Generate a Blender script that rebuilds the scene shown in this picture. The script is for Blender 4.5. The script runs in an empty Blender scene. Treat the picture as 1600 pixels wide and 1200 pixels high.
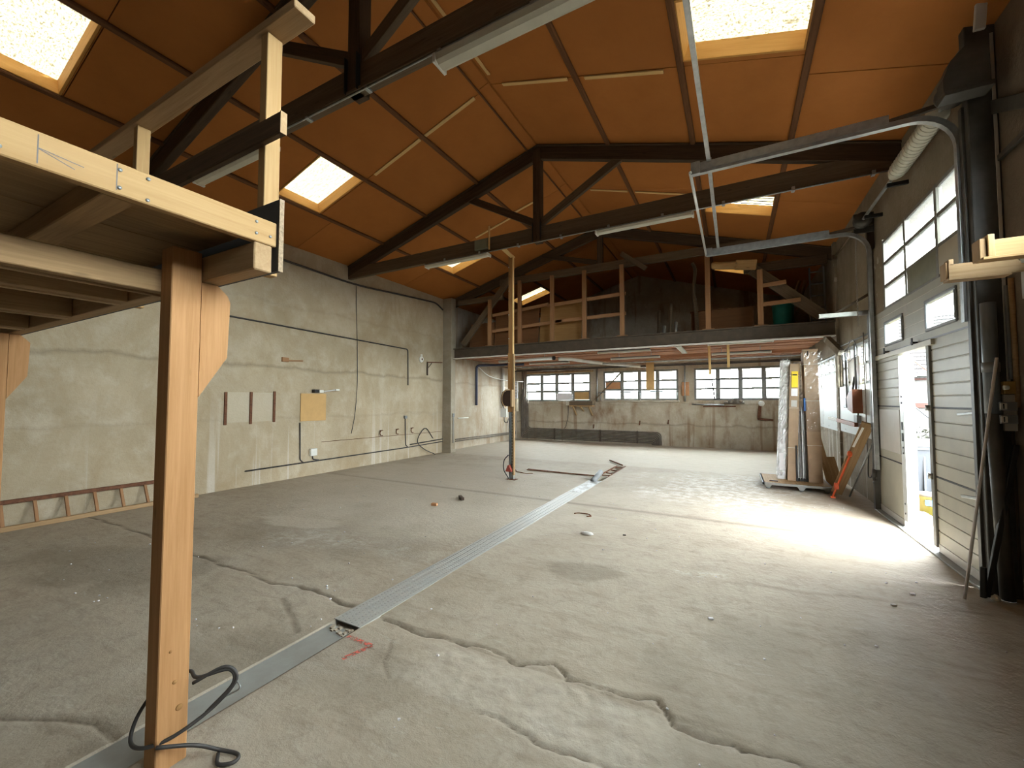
import bpy, bmesh, math, random
import numpy as np
from mathutils import Vector, Matrix
random.seed(7)
S = bpy.context.scene
COL = S.collection

# ------------------------------------------------------------------ camera, sky, exposure
cam_d = bpy.data.cameras.new('camera')
cam_d.sensor_width = 36.0
cam_d.lens = 641.47 * 36.0 / 1600.0
cam_d.clip_start = 0.02
cam = bpy.data.objects.new('camera', cam_d)
cam.location = (0, 0, 1.6)
cam.rotation_euler = (math.radians(92.42), 0, math.radians(28.39))
COL.objects.link(cam)
S.camera = cam
world = bpy.data.worlds.new('overcast')
S.world = world
world.use_nodes = True
bg = world.node_tree.nodes['Background']
bg.inputs[0].default_value = (0.93, 0.98, 1.0, 1)
bg.inputs[1].default_value = 38.0
S.view_settings.view_transform = 'Standard'
S.view_settings.look = 'None'
S.view_settings.gamma = 1.0
S.view_settings.use_curve_mapping = False
S.view_settings.exposure = 0.92
S.cycles.use_denoising = True
S.cycles.pixel_filter_type = 'BOX'
S.cycles.filter_width = 1.0
S.cycles.max_bounces = 10
S.cycles.diffuse_bounces = 6
S.cycles.glossy_bounces = 3
S.cycles.transparent_max_bounces = 12
S.cycles.transmission_bounces = 4
S.cycles.caustics_reflective = False
S.cycles.caustics_refractive = False
S.cycles.sample_clamp_indirect = 8.0

def portal(center, normal, sx, sy):
    """area light used only to guide sky sampling through an opening"""
    l = bpy.data.lights.new('window_portal', 'AREA')
    l.shape = 'RECTANGLE'; l.size = sx; l.size_y = sy
    l.cycles.is_portal = True
    o = bpy.data.objects.new('window_portal', l)
    o.location = center
    n = Vector(normal).normalized()
    up = Vector((0, 0, 1)) if abs(n.z) < .9 else Vector((0, 1, 0))
    z = -n; x = up.cross(z).normalized(); y = z.cross(x)
    o.rotation_euler = Matrix((x, y, z)).transposed().to_euler()
    COL.objects.link(o)

# ------------------------------------------------------------------ materials
class NT:
    def __init__(s, name, rough=.8, metal=0., spec=.3):
        s.m = bpy.data.materials.new(name); s.m.use_nodes = True
        s.t = s.m.node_tree; s.N = s.t.nodes; s.L = s.t.links
        s.b = s.N['Principled BSDF']
        s.b.inputs['Roughness'].default_value = rough
        s.b.inputs['Metallic'].default_value = metal
        s.b.inputs['Specular IOR Level'].default_value = spec
        s.tc = s.N.new('ShaderNodeTexCoord')
    def put(s, sock, v):
        if v is None: return
        if hasattr(v, 'is_linked') or hasattr(v, 'links'): s.L.new(v, sock)
        elif isinstance(v, (tuple, list)) and len(v) == 3 and sock.type == 'RGBA': sock.default_value = (*v, 1)
        else: sock.default_value = v
    def map(s, scale=(1, 1, 1), loc=(0, 0, 0), src=None):
        n = s.N.new('ShaderNodeMapping')
        s.L.new(src or s.tc.outputs['Object'], n.inputs[0])
        n.inputs['Scale'].default_value = scale; n.inputs['Location'].default_value = loc
        return n.outputs[0]
    def noise(s, vec=None, scale=1., detail=4., rough=.6, dist=0.):
        n = s.N.new('ShaderNodeTexNoise')
        s.L.new(vec or s.tc.outputs['Object'], n.inputs['Vector'])
        n.inputs['Scale'].default_value = scale; n.inputs['Detail'].default_value = detail
        n.inputs['Roughness'].default_value = rough; n.inputs['Distortion'].default_value = dist
        return n.outputs['Fac']
    def ramp(s, fac, *stops, interp='LINEAR'):
        n = s.N.new('ShaderNodeValToRGB'); s.L.new(fac, n.inputs[0])
        e = n.color_ramp.elements; n.color_ramp.interpolation = interp
        while len(e) < len(stops): e.new(.5)
        for k, (p, c) in enumerate(stops):
            e[k].position = p
            e[k].color = (c, c, c, 1) if not isinstance(c, (tuple, list)) else (*c, 1)
        return n.outputs[0]
    def mix(s, fac, a, b, mode='MIX'):
        n = s.N.new('ShaderNodeMix'); n.data_type = 'RGBA'; n.blend_type = mode
        s.put(n.inputs[0], fac); s.put(n.inputs[6], a); s.put(n.inputs[7], b)
        return n.outputs[2]
    def math(s, op, a, b=None, c=None):
        n = s.N.new('ShaderNodeMath'); n.operation = op
        for k, v in enumerate((a, b, c)):
            if v is not None: s.put(n.inputs[k], v)
        return n.outputs[0]
    def sep(s, vec=None):
        n = s.N.new('ShaderNodeSeparateXYZ'); s.L.new(vec or s.tc.outputs['Object'], n.inputs[0]); return n.outputs
    def attr(s, name):
        n = s.N.new('ShaderNodeAttribute'); n.attribute_name = name; return n.outputs['Fac']
    def rnd(s):
        return s.N.new('ShaderNodeObjectInfo').outputs['Random']
    def col(s, v): s.put(s.b.inputs['Base Color'], v); return s
    def bump(s, h, strength=.3, dist=.01):
        n = s.N.new('ShaderNodeBump'); n.inputs['Strength'].default_value = strength; n.inputs['Distance'].default_value = dist
        s.L.new(h, n.inputs['Height']); s.L.new(n.outputs[0], s.b.inputs['Normal']); return s

def wood(name, c1, c2, knots=True, vary=.25, rough=.75, dirt=None):
    t = NT(name, rough, 0, .25)
    r = t.rnd()
    off = t.N.new('ShaderNodeCombineXYZ'); o7 = t.math('MULTIPLY', r, 37.); t.L.new(o7, off.inputs[0]); t.L.new(o7, off.inputs[1])
    add = t.N.new('ShaderNodeVectorMath'); t.L.new(t.tc.outputs['Object'], add.inputs[0]); t.L.new(off.outputs[0], add.inputs[1])
    v = add.outputs[0]
    g = t.noise(t.map((1.2, 26, 26), src=v), 1., 5., .65, .8)
    g2 = t.noise(t.map((5, 140, 140), src=v), 1., 3., .6)
    f = t.math('ADD', t.math('MULTIPLY', g, .75), t.math('MULTIPLY', g2, .25))
    c = t.mix(t.ramp(f, (.3, 0.), (.7, 1.)), c1, c2)
    c = t.mix(t.math('MULTIPLY', r, vary), c, tuple(x * .45 for x in c2))
    if knots:
        vo = t.N.new('ShaderNodeTexVoronoi'); vo.inputs['Scale'].default_value = 1.; t.L.new(t.map((3.0, 9, 9), src=v), vo.inputs['Vector'])
        k = t.ramp(vo.outputs['Distance'], (.06, 1.), (.13, 0.))
        c = t.mix(t.math('MULTIPLY', k, .55), c, tuple(x * .25 for x in c1))
    if dirt:
        c = t.mix(t.math('MULTIPLY', t.ramp(t.noise(None, 2.2, 5.), (.45, 0.), (.7, 1.)), .7), c, dirt)
    t.col(c).bump(f, .15, .004)
    return t.m

def plain(name, c, rough=.6, metal=0., var=.25, scale=6., spec=.4, dirt=None):
    t = NT(name, rough, metal, spec)
    n = t.noise(None, scale, 5.)
    cc = t.mix(t.ramp(n, (.3, 0.), (.7, 1.)), c, tuple(x * (1 - var) for x in c))
    if dirt: cc = t.mix(t.math('MULTIPLY', t.ramp(t.noise(None, scale * .35, 6., .7), (.5, 0.), (.68, 1.)), .75), cc, dirt)
    t.col(cc); return t.m

M = {}
M['pine'] = wood('fresh_pine', (.46, .30, .14), (.34, .20, .08), vary=.12)
M['post_wood'] = wood('orange_fir', (.50, .27, .12), (.34, .165, .062), vary=.05)
M['plank_wood'] = wood('pole_plank_wood', (.40, .22, .085), (.25, .12, .04), vary=.1)
M['dusty_pine'] = wood('dusty_pine', (.46, .31, .17), (.29, .18, .085), vary=.25)
M['rail_wood'] = wood('loft_rail_wood', (.40, .22, .11), (.27, .135, .06), vary=.25)
M['old'] = wood('dark_old_timber', (.115, .075, .045), (.05, .031, .018), vary=.3)
M['old_grey'] = wood('grey_old_timber', (.20, .145, .095), (.10, .07, .042), vary=.3)
M['purlin'] = wood('brown_purlin', (.20, .088, .034), (.10, .04, .016), vary=.3)
M['slat'] = wood('chip_slat', (.78, .54, .25), (.64, .41, .165), knots=False, vary=.2)
M['sky_frame'] = wood('skylight_frame_wood', (.62, .34, .10), (.48, .24, .06), vary=.1)
M['lam'] = wood('loft_floor_board', (.62, .33, .20), (.40, .19, .11), vary=.5)
M['ply'] = wood('plywood', (.42, .24, .09), (.32, .17, .06), knots=False, vary=.2)
M['ply_dark'] = wood('red_brown_board', (.22, .10, .04), (.15, .066, .027), knots=False, vary=.2)
M['deck'] = wood('deck_underside_board', (.38, .24, .115), (.22, .13, .06), vary=.2)
M['grey_board'] = plain('grey_painted_board', (.075, .08, .085), .7)
M['chip'] = plain('chipboard_edge', (.42, .31, .20), .9, 0, .55, 90.)
M['ochre'] = plain('ochre_board', (.55, .34, .135), .8, 0, .12)
M['orange_board'] = plain('orange_board', (.50, .25, .12), .8, 0, .2)
M['steel_dark'] = plain('dark_brown_steel', (.10, .074, .052), .65, 0, .35)
M['column'] = plain('grey_black_steel', (.095, .09, .08), .55, .2, .4)
M['black'] = plain('black_rubber', (.018, .018, .018), .6)
M['cable'] = plain('dark_cable', (.05, .045, .042), .5)
M['galv'] = plain('galvanised_steel', (.46, .48, .48), .42, .75, .3, 12.)
M['alu'] = plain('bright_aluminium', (.72, .74, .74), .4, .5, .12)
M['white'] = plain('white_paint', (.74, .73, .68), .5, 0, .12)
M['lamp'] = plain('ivory_lamp_plastic', (.60, .59, .50), .35, 0, .12)
M['cream'] = plain('cream_door_panel', (.39, .37, .295), .5, 0, .14, 3., dirt=(.30, .285, .23))
M['cream_rib'] = plain('pale_rib', (.55, .53, .44), .5, 0, .1)
M['grey_panel'] = plain('grey_frosted_panel', (.50, .48, .45), .5, 0, .1)
M['green_panel'] = plain('olive_grey_panel', (.235, .235, .165), .6, 0, .2)
M['beige_panel'] = plain('beige_panel', (.50, .44, .33), .6, 0, .1)
M['win_frame'] = plain('grey_window_frame', (.25, .25, .235), .6, 0, .3, dirt=(.15, .12, .09))
M['rust'] = plain('rusty_iron', (.20, .085, .045), .85, .2, .5, 25.)
M['pipe'] = plain('old_heating_pipe', (.21, .18, .15), .6, .3, .4)
M['sheet_white'] = plain('bluish_white_sheet', (.62, .67, .68), .45, 0, .12, 2., dirt=(.50, .52, .52))
M['card'] = plain('cardboard', (.40, .285, .185), .85, 0, .18)
M['foil'] = plain('silver_wrap', (.80, .82, .83), .25, .05, .25, 9.)
M['yellow'] = plain('yellow_label', (.75, .53, .02), .5, 0, .05)
M['red'] = plain('dull_red', (.30, .06, .04), .6)
M['orange'] = plain('orange_plastic', (.78, .13, .03), .45)
M['blue'] = plain('blue_plastic', (.03, .13, .40), .45)
M['navy'] = plain('navy_pipe', (.06, .07, .12), .45)
M['teal'] = plain('teal_plastic', (.02, .27, .23), .5, 0, .2)
M['terracotta'] = plain('brown_reel', (.28, .10, .05), .6)
M['grey_plastic'] = plain('grey_plastic', (.22, .23, .24), .5)
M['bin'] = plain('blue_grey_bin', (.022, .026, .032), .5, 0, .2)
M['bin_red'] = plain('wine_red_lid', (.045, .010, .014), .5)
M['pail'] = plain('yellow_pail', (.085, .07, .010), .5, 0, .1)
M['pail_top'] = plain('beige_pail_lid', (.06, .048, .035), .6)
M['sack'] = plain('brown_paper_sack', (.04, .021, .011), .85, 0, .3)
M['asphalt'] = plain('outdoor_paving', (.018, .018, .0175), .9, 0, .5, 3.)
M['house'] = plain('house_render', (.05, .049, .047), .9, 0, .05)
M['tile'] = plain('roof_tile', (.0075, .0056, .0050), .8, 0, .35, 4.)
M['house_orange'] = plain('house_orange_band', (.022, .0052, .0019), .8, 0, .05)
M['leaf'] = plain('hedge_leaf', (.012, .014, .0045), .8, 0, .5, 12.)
M['straw'] = plain('straw_jute', (.19, .13, .06), .9, 0, .4, 20.)
M['drain'] = plain('blue_grey_drain', (.17, .19, .21), .45, 0, .2)
M['paper'] = plain('white_paper', (.72, .70, .72), .7, 0, .05)
M['box_yellow'] = plain('ochre_switch_box', (.32, .19, .05), .6)
M['dark_face'] = plain('dark_brown_plastic', (.045, .025, .018), .4)
M['rope'] = plain('steel_chain', (.33, .31, .28), .5, .5)

t = NT('orange_brown_fibreboard', .85, 0, .15)          # ceiling panels
n1 = t.noise(None, .8, 5., .6); n2 = t.noise(None, 14., 3.); r = t.rnd()
c = t.mix(t.ramp(n1, (.3, 0.), (.7, 1.)), (.47, .18, .046), (.37, .135, .032))
c = t.mix(t.math('MULTIPLY', r, .3), c, (.27, .098, .027))
t.col(t.mix(t.math('MULTIPLY', n2, .25), c, (.28, .108, .032))); M['panel'] = t.m

t = NT('dusty_diamond_steel', .5, .35, .5)
t.col(t.mix(t.ramp(t.noise(None, 5., 6., .7), (.35, 0.), (.65, 1.)), (.42, .43, .42), (.47, .455, .42))); M['tread'] = t.m
t = NT('grey_painted_steel', .55, .1, .4)
t.col(t.mix(t.ramp(t.noise(None, 3., 6., .7), (.35, 0.), (.7, 1.)), (.33, .34, .32), (.26, .25, .225))); M['plate'] = t.m
t = NT('worn_white_plate', .6, .2, .4)
t.col(t.mix(t.ramp(t.noise(None, 6., 6., .8), (.45, 0.), (.55, 1.)), (.40, .40, .38), (.62, .64, .66))); M['plate_white'] = t.m

def concrete_wall(name, base, dark, light, line=None, drips=True, rust=None, seed=0., horiz='Y'):
    t = NT(name, .9, 0, .15)
    v = t.map((1, 1, 1), (seed, seed * 1.7, 0))
    big = t.noise(v, .55, 7., .62, .4); med = t.noise(v, 2.6, 6., .65); fine = t.noise(v, 22., 4., .7)
    c = t.mix(t.ramp(big, (.34, 0.), (.66, 1.)), dark, base)
    c = t.mix(t.math('MULTIPLY', t.ramp(med, (.48, 0.), (.72, 1.)), .55), c, light)
    c = t.mix(t.math('MULTIPLY', t.ramp(fine, (.3, 1.), (.5, 0.)), .25), c, dark)
    cl = t.noise(t.map((.9, .9, .45), (seed + 6, 2, 0)), 1., 8., .72, .8)
    c = t.mix(t.math('MULTIPLY', t.ramp(cl, (.50, 0.), (.64, 1.)), .5), c, (dark[0] * .92, dark[1] * .84, dark[2] * .72))
    c = t.mix(t.math('MULTIPLY', t.ramp(cl, (.34, 1.), (.44, 0.)), .35), c, light)
    x, y, z = t.sep()
    h = t.math('ADD', fine, t.math('MULTIPLY', med, .6))
    if line is not None:      # irregular pour joint
        for zz, amp in line:
            w = t.math('ADD', z, t.math('MULTIPLY', t.noise(v, 1.3, 4.), .30))
            d = t.math('ABSOLUTE', t.math('SUBTRACT', w, zz + .15))
            k = t.ramp(d, (0., 1.), (.055, 0.))
            c = t.mix(t.math('MULTIPLY', k, amp), c, tuple(q * .42 for q in dark))
            h = t.math('SUBTRACT', h, t.math('MULTIPLY', k, .8))
    if drips:                 # pale lime runs low on the wall
        s_ = t.noise(t.map((6, 6, .18), (seed, 0, 0)), 1., 3., .5)
        k = t.math('MULTIPLY', t.ramp(s_, (.585, 0.), (.64, 1.)), t.ramp(t.math('MULTIPLY', z, .5), (.08, 1.), (.95, 0.)))
        c = t.mix(t.math('MULTIPLY', k, .5), c, (.60, .57, .52))
    if rust:
        s_ = t.noise(t.map((1.4, 1.4, .55), (seed + 3, 0, 1)), 1., 6., .65)
        c = t.mix(t.math('MULTIPLY', t.ramp(s_, (.52, 0.), (.68, 1.)), .75), c, rust)
        s_ = t.noise(t.map((5, 5, .25), (seed + 9, 0, 1)), 1., 3., .5)
        c = t.mix(t.math('MULTIPLY', t.ramp(s_, (.6, 0.), (.68, 1.)), .55), c, rust)
    t.col(c).bump(h, .5, .02)
    return t.m
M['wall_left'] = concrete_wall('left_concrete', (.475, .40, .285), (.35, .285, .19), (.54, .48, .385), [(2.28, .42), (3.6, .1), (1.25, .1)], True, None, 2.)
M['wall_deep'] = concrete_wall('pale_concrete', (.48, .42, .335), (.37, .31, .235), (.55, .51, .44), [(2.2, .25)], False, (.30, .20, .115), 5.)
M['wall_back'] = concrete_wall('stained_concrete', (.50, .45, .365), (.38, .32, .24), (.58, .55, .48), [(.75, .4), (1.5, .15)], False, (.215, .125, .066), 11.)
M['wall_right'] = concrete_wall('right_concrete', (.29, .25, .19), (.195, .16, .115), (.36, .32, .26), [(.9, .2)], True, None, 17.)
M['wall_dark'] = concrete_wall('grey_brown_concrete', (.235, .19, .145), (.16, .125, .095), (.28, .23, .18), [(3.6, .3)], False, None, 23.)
M['patch'] = concrete_wall('pale_patch', (.50, .435, .325), (.43, .37, .27), (.55, .50, .40), None, False, None, 40.)
M['pilaster'] = concrete_wall('pilaster_concrete', (.36, .32, .25), (.28, .24, .18), (.42, .38, .31), None, False, None, 31.)

# floor
t = NT('dusty_concrete_floor', .82, 0, .25)
v = t.map((1, 1, 1))
big = t.noise(v, .45, 7., .62, .5); med = t.noise(v, 1.9, 7., .68, .3); fine = t.noise(v, 18., 5., .7); streak = t.noise(t.map((2.2, 9, 1)), 1., 6., .7)
c = t.mix(t.ramp(big, (.36, 0.), (.64, 1.)), (.34, .285, .215), (.405, .35, .275))
c = t.mix(t.math('MULTIPLY', t.ramp(med, (.46, 0.), (.66, 1.)), .6), c, (.44, .395, .325))
mott = t.noise(v, 6., 8., .75, .6); scuff = t.noise(t.map((3, 14, 1), (4, 1, 0)), 1., 7., .75, .5)
c = t.mix(t.math('MULTIPLY', t.ramp(streak, (.52, 0.), (.68, 1.)), .5), c, (.235, .19, .142))
c = t.mix(t.math('MULTIPLY', t.ramp(mott, (.50, 0.), (.66, 1.)), .42), c, (.215, .175, .13))
c = t.mix(t.math('MULTIPLY', t.ramp(scuff, (.58, 0.), (.70, 1.)), .45), c, (.52, .485, .42))
c = t.mix(t.math('MULTIPLY', t.ramp(fine, (.62, 0.), (.74, 1.)), .35), c, (.19, .155, .115))
c = t.mix(t.math('MULTIPLY', t.ramp(fine, (.26, 1.), (.36, 0.)), .35), c, (.56, .52, .45))
c = t.mix(t.math('MULTIPLY', t.attr('dark'), .75), c, (.135, .11, .078))
c = t.mix(t.math('MULTIPLY', t.attr('pale'), .8), c, (.50, .455, .375))
c = t.mix(t.math('MULTIPLY', t.attr('white'), t.ramp(t.noise(v, 6., 6., .75), (.44, 0.), (.6, 1.))), c, (.63, .61, .56))
c = t.mix(t.math('MULTIPLY', t.attr('crack'), .85), c, (.07, .05, .033))
t.col(c)
t.L.new(t.ramp(med, (.35, .62), (.7, .9)), t.b.inputs['Roughness'])
t.bump(t.math('ADD', fine, t.math('MULTIPLY', med, 1.4)), .55, .012); M['floor'] = t.m

# glass and skylight sheet
def glass(name, tint, gloss=.06, dirt=0.):
    m = bpy.data.materials.new(name); m.use_nodes = True
    nt = m.node_tree; N = nt.nodes; N.clear()
    out = N.new('ShaderNodeOutputMaterial'); tr = N.new('ShaderNodeBsdfTransparent'); gl = N.new('ShaderNodeBsdfGlossy'); mx = N.new('ShaderNodeMixShader')
    gl.inputs['Roughness'].default_value = .05; mx.inputs[0].default_value = gloss
    tr.inputs[0].default_value = (*tint, 1)
    last = tr.outputs[0]
    if dirt:
        df = N.new('ShaderNodeBsdfTranslucent'); df.inputs[0].default_value = (.8, .8, .78, 1)
        m2 = N.new('ShaderNodeMixShader'); m2.inputs[0].default_value = dirt
        nt.links.new(last, m2.inputs[1]); nt.links.new(df.outputs[0], m2.inputs[2]); last = m2.outputs[0]
    nt.links.new(last, mx.inputs[1]); nt.links.new(gl.outputs[0], mx.inputs[2]); nt.links.new(mx.outputs[0], out.inputs[0])
    return m
M['glass'] = glass('window_glass', (.86, .89, .89))
M['acrylic'] = glass('door_acrylic', (.60, .61, .57), .05, .05)
M['film'] = glass('clear_wrap', (.93, .93, .93), .10)
M['film'].node_tree.nodes['Glossy BSDF'].inputs['Roughness'].default_value = .3

m = bpy.data.materials.new('weathered_translucent_sheet'); m.use_nodes = True
nt = m.node_tree; N = nt.nodes; N.clear()
out = N.new('ShaderNodeOutputMaterial'); tr = N.new('ShaderNodeBsdfTransparent'); df = N.new('ShaderNodeBsdfDiffuse'); mx = N.new('ShaderNodeMixShader')
tc = N.new('ShaderNodeTexCoord'); mp = N.new('ShaderNodeMapping'); mp.inputs['Scale'].default_value = (1.0, 1.6, 1)
n1 = N.new('ShaderNodeTexNoise'); n1.inputs['Scale'].default_value = 34.; n1.inputs['Detail'].default_value = 8.; n1.inputs['Roughness'].default_value = .75
n2 = N.new('ShaderNodeTexNoise'); n2.inputs['Scale'].default_value = 3.2; n2.inputs['Detail'].default_value = 3.
r1 = N.new('ShaderNodeValToRGB'); e = r1.color_ramp.elements
e[0].position = .36; e[0].color = (.006, .0042, .0014, 1); e[1].position = .60; e[1].color = (.044, .040, .027, 1)
r2 = N.new('ShaderNodeValToRGB'); e = r2.color_ramp.elements
e[0].position = .27; e[0].color = (.25, .18, .1, 1); e[1].position = .36; e[1].color = (1, 1, 1, 1)
ml = N.new('ShaderNodeMix'); ml.data_type = 'RGBA'; ml.blend_type = 'MULTIPLY'; ml.inputs[0].default_value = 1.
L_ = nt.links.new
L_(tc.outputs['Object'], mp.inputs[0]); L_(mp.outputs[0], n1.inputs[0]); L_(tc.outputs['Object'], n2.inputs[0])
L_(n1.outputs[0], r1.inputs[0]); L_(n2.outputs[0], r2.inputs[0]); L_(r1.outputs[0], ml.inputs[6]); L_(r2.outputs[0], ml.inputs[7])
L_(ml.outputs[2], tr.inputs[0]); df.inputs[0].default_value = (.35, .31, .22, 1); mx.inputs[0].default_value = .12
L_(tr.outputs[0], mx.inputs[1]); L_(df.outputs[0], mx.inputs[2]); L_(mx.outputs[0], out.inputs[0])
M['sheet'] = m

# ------------------------------------------------------------------ geometry helpers
def link(name, me, mat, parent=None, mat_world=None):
    o = bpy.data.objects.new(name, me)
    if mat is not None and not me.materials: me.materials.append(M[mat] if isinstance(mat, str) else mat)
    COL.objects.link(o)
    W = mat_world or Matrix.Identity(4)
    if parent is not None:
        o.parent = parent
        o.matrix_basis = WORLD[parent.name].inverted() @ W
    else:
        o.matrix_basis = W
    WORLD[o.name] = W.copy()
    return o
WORLD = {}
def thing(name, label, cat, loc=(0, 0, 0), group=None, kind=None):
    o = bpy.data.objects.new(name, None); o.empty_display_size = .1
    COL.objects.link(o); o.location = loc
    WORLD[o.name] = Matrix.Translation(loc)
    return tag(o, label, cat, group, kind)
def tag(o, label=None, cat=None, group=None, kind=None):
    if label: o['label'] = label
    if cat: o['category'] = cat
    if group: o['group'] = group
    if kind: o['kind'] = kind
    return o
def pymesh(name, v, f, smooth=False):
    me = bpy.data.meshes.new(name); me.from_pydata([tuple(p) for p in v], [], f); me.validate(); me.update()
    if smooth: me.polygons.foreach_set('use_smooth', [True] * len(me.polygons))
    return me
def bm_box(sx, sy, sz, bev=0.):
    bm = bmesh.new(); bmesh.ops.create_cube(bm, size=1.)
    bmesh.ops.scale(bm, vec=(sx, sy, sz), verts=bm.verts)
    if bev: bmesh.ops.bevel(bm, geom=list(bm.edges), offset=min(bev, .3 * min(sx, sy, sz)), segments=1, affect='EDGES')
    me = bpy.data.meshes.new('box'); bm.to_mesh(me); bm.free(); return me
def bar(name, p0, p1, w, h, mat, parent=None, up=(0, 0, 1), bev=.004):
    """straight piece of rectangular section from p0 to p1 (its centre line); local X is its length"""
    p0, p1 = Vector(p0), Vector(p1); d = p1 - p0; L = d.length; x = d / L
    u = Vector(up); y = u.cross(x)
    if y.length < 1e-4: y = Vector((0, 1, 0)).cross(x)
    y.normalize(); z = x.cross(y)
    W = Matrix((x, y, z)).transposed().to_4x4(); W.translation = (p0 + p1) / 2
    return link(name, bm_box(L, w, h, bev), mat, parent, W)
def box(name, x0, x1, y0, y1, z0, z1, mat, parent=None, bev=.003):
    a = [(abs(x1 - x0), 0), (abs(y1 - y0), 1), (abs(z1 - z0), 2)]
    k = max(a)[1]; c = Vector(((x0 + x1) / 2, (y0 + y1) / 2, (z0 + z1) / 2))
    d = [abs(x1 - x0), abs(y1 - y0), abs(z1 - z0)]
    e = Vector((0, 0, 0)); e[k] = d[k] / 2
    if k == 0: return bar(name, c - e, c + e, d[1], d[2], mat, parent, (0, 0, 1), bev)
    if k == 1: return bar(name, c - e, c + e, d[0], d[2], mat, parent, (0, 0, 1), bev)
    return bar(name, c - e, c + e, d[1], d[0], mat, parent, (1, 0, 0), bev)
def round_path(pts, rad, n=5):
    pts = [Vector(p) for p in pts]; out = [pts[0]]
    for a, b, c in zip(pts, pts[1:], pts[2:]):
        u = (a - b); v = (c - b); r = min(rad, u.length * .45, v.length * .45)
        p, q = b + u.normalized() * r, b + v.normalized() * r
        for k in range(n + 1):
            s_ = k / n; out.append(p * (1 - s_) ** 2 + b * 2 * s_ * (1 - s_) + q * s_ ** 2)
    out.append(pts[-1]); return out
def smooth_path(pts, n=6):
    P = [Vector(p) for p in pts]; P = [P[0] * 2 - P[1]] + P + [P[-1] * 2 - P[-2]]; out = []
    for i in range(1, len(P) - 2):
        a, b, c, d = P[i - 1:i + 3]
        for k in range(n):
            s_ = k / n
            out.append(.5 * ((2 * b) + (c - a) * s_ + (2 * a - 5 * b + 4 * c - d) * s_ * s_ + (3 * b - a - 3 * c + d) * s_ ** 3))
    out.append(P[-2]); return out
def tube_geo(pts, r, n=8, caps=True, closed=False):
    pts = [Vector(p) for p in pts]; V = []; F = []; m = len(pts)
    rr = r if isinstance(r, (list, tuple)) else [r] * m
    prev = None
    for i, p in enumerate(pts):
        if closed: d = (pts[(i + 1) % m] - pts[i - 1])
        else: d = (pts[min(i + 1, m - 1)] - pts[max(i - 1, 0)])
        d.normalize()
        if prev is None:
            a = Vector((0, 0, 1)) if abs(d.z) < .9 else Vector((1, 0, 0)); u = a.cross(d).normalized()
        else:
            u = (prev - d * prev.dot(d)); u = u.normalized() if u.length > 1e-6 else Vector((1, 0, 0)).cross(d).normalized()
        prev = u; w = d.cross(u)
        for k in range(n):
            t_ = 2 * math.pi * k / n; V.append(p + (u * math.cos(t_) + w * math.sin(t_)) * rr[i])
    for i in range(m if closed else m - 1):
        j = (i + 1) % m
        for k in range(n):
            F.append((i * n + k, i * n + (k + 1) % n, j * n + (k + 1) % n, j * n + k))
    if caps and not closed:
        F.append(tuple(range(n - 1, -1, -1))); F.append(tuple((m - 1) * n + k for k in range(n)))
    return V, F
def tube(name, pts, r, mat, parent=None, n=8, closed=False, smooth=True):
    V, F = tube_geo(pts, r, n, True, closed)
    o0 = V[0].copy() if parent is None else Vector((0, 0, 0))
    W = Matrix.Translation(o0)
    return link(name, pymesh(name, [p - o0 for p in V], F, smooth), mat, parent, W)
def rod(name, p0, p1, r, mat, parent=None, n=12): return tube(name, [p0, p1], r, mat, parent, n, False, True)
def lathe(name, prof, loc, mat, parent=None, n=20, axis='Z'):
    V, F = [], []
    for r_, z in prof:
        for k in range(n):
            a = 2 * math.pi * k / n; V.append(Vector((r_ * math.cos(a), r_ * math.sin(a), z)))
    m = len(prof)
    for i in range(m - 1):
        for k in range(n): F.append((i * n + k, i * n + (k + 1) % n, (i + 1) * n + (k + 1) % n, (i + 1) * n + k))
    F.append(tuple(range(n - 1, -1, -1))); F.append(tuple((m - 1) * n + k for k in range(n)))
    R = {'Z': Matrix.Identity(4), 'X': Matrix.Rotation(math.pi / 2, 4, 'Y'), 'Y': Matrix.Rotation(-math.pi / 2, 4, 'X')}[axis]
    return link(name, pymesh(name, V, F, True), mat, parent, Matrix.Translation(loc) @ R)
def prism(name, poly, axis, a0, a1, mat, parent=None, grain=None):
    """extrude a 2D polygon; axis X: poly is (y,z), axis Y: (x,z), axis Z: (x,y)"""
    f3 = {'X': lambda p, a: (a, p[0], p[1]), 'Y': lambda p, a: (p[0], a, p[1]), 'Z': lambda p, a: (p[0], p[1], a)}[axis]
    n = len(poly); c = Vector(f3(poly[0], a0))
    V = [Vector(f3(p, a0)) - c for p in poly] + [Vector(f3(p, a1)) - c for p in poly]
    F = [tuple(range(n)), tuple(range(2 * n - 1, n - 1, -1))] + [(i, i + n, (i + 1) % n + n, (i + 1) % n) for i in range(n)]
    me = pymesh(name, V, F)
    bm = bmesh.new(); bm.from_mesh(me); bmesh.ops.recalc_face_normals(bm, faces=bm.faces); bm.to_mesh(me); bm.free()
    R = Matrix.Identity(4)
    if grain == 'Z': R = Matrix.Rotation(-math.pi / 2, 4, 'Y')
    me.transform(R.inverted())
    return link(name, me, mat, parent, Matrix.Translation(c) @ R)
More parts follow.
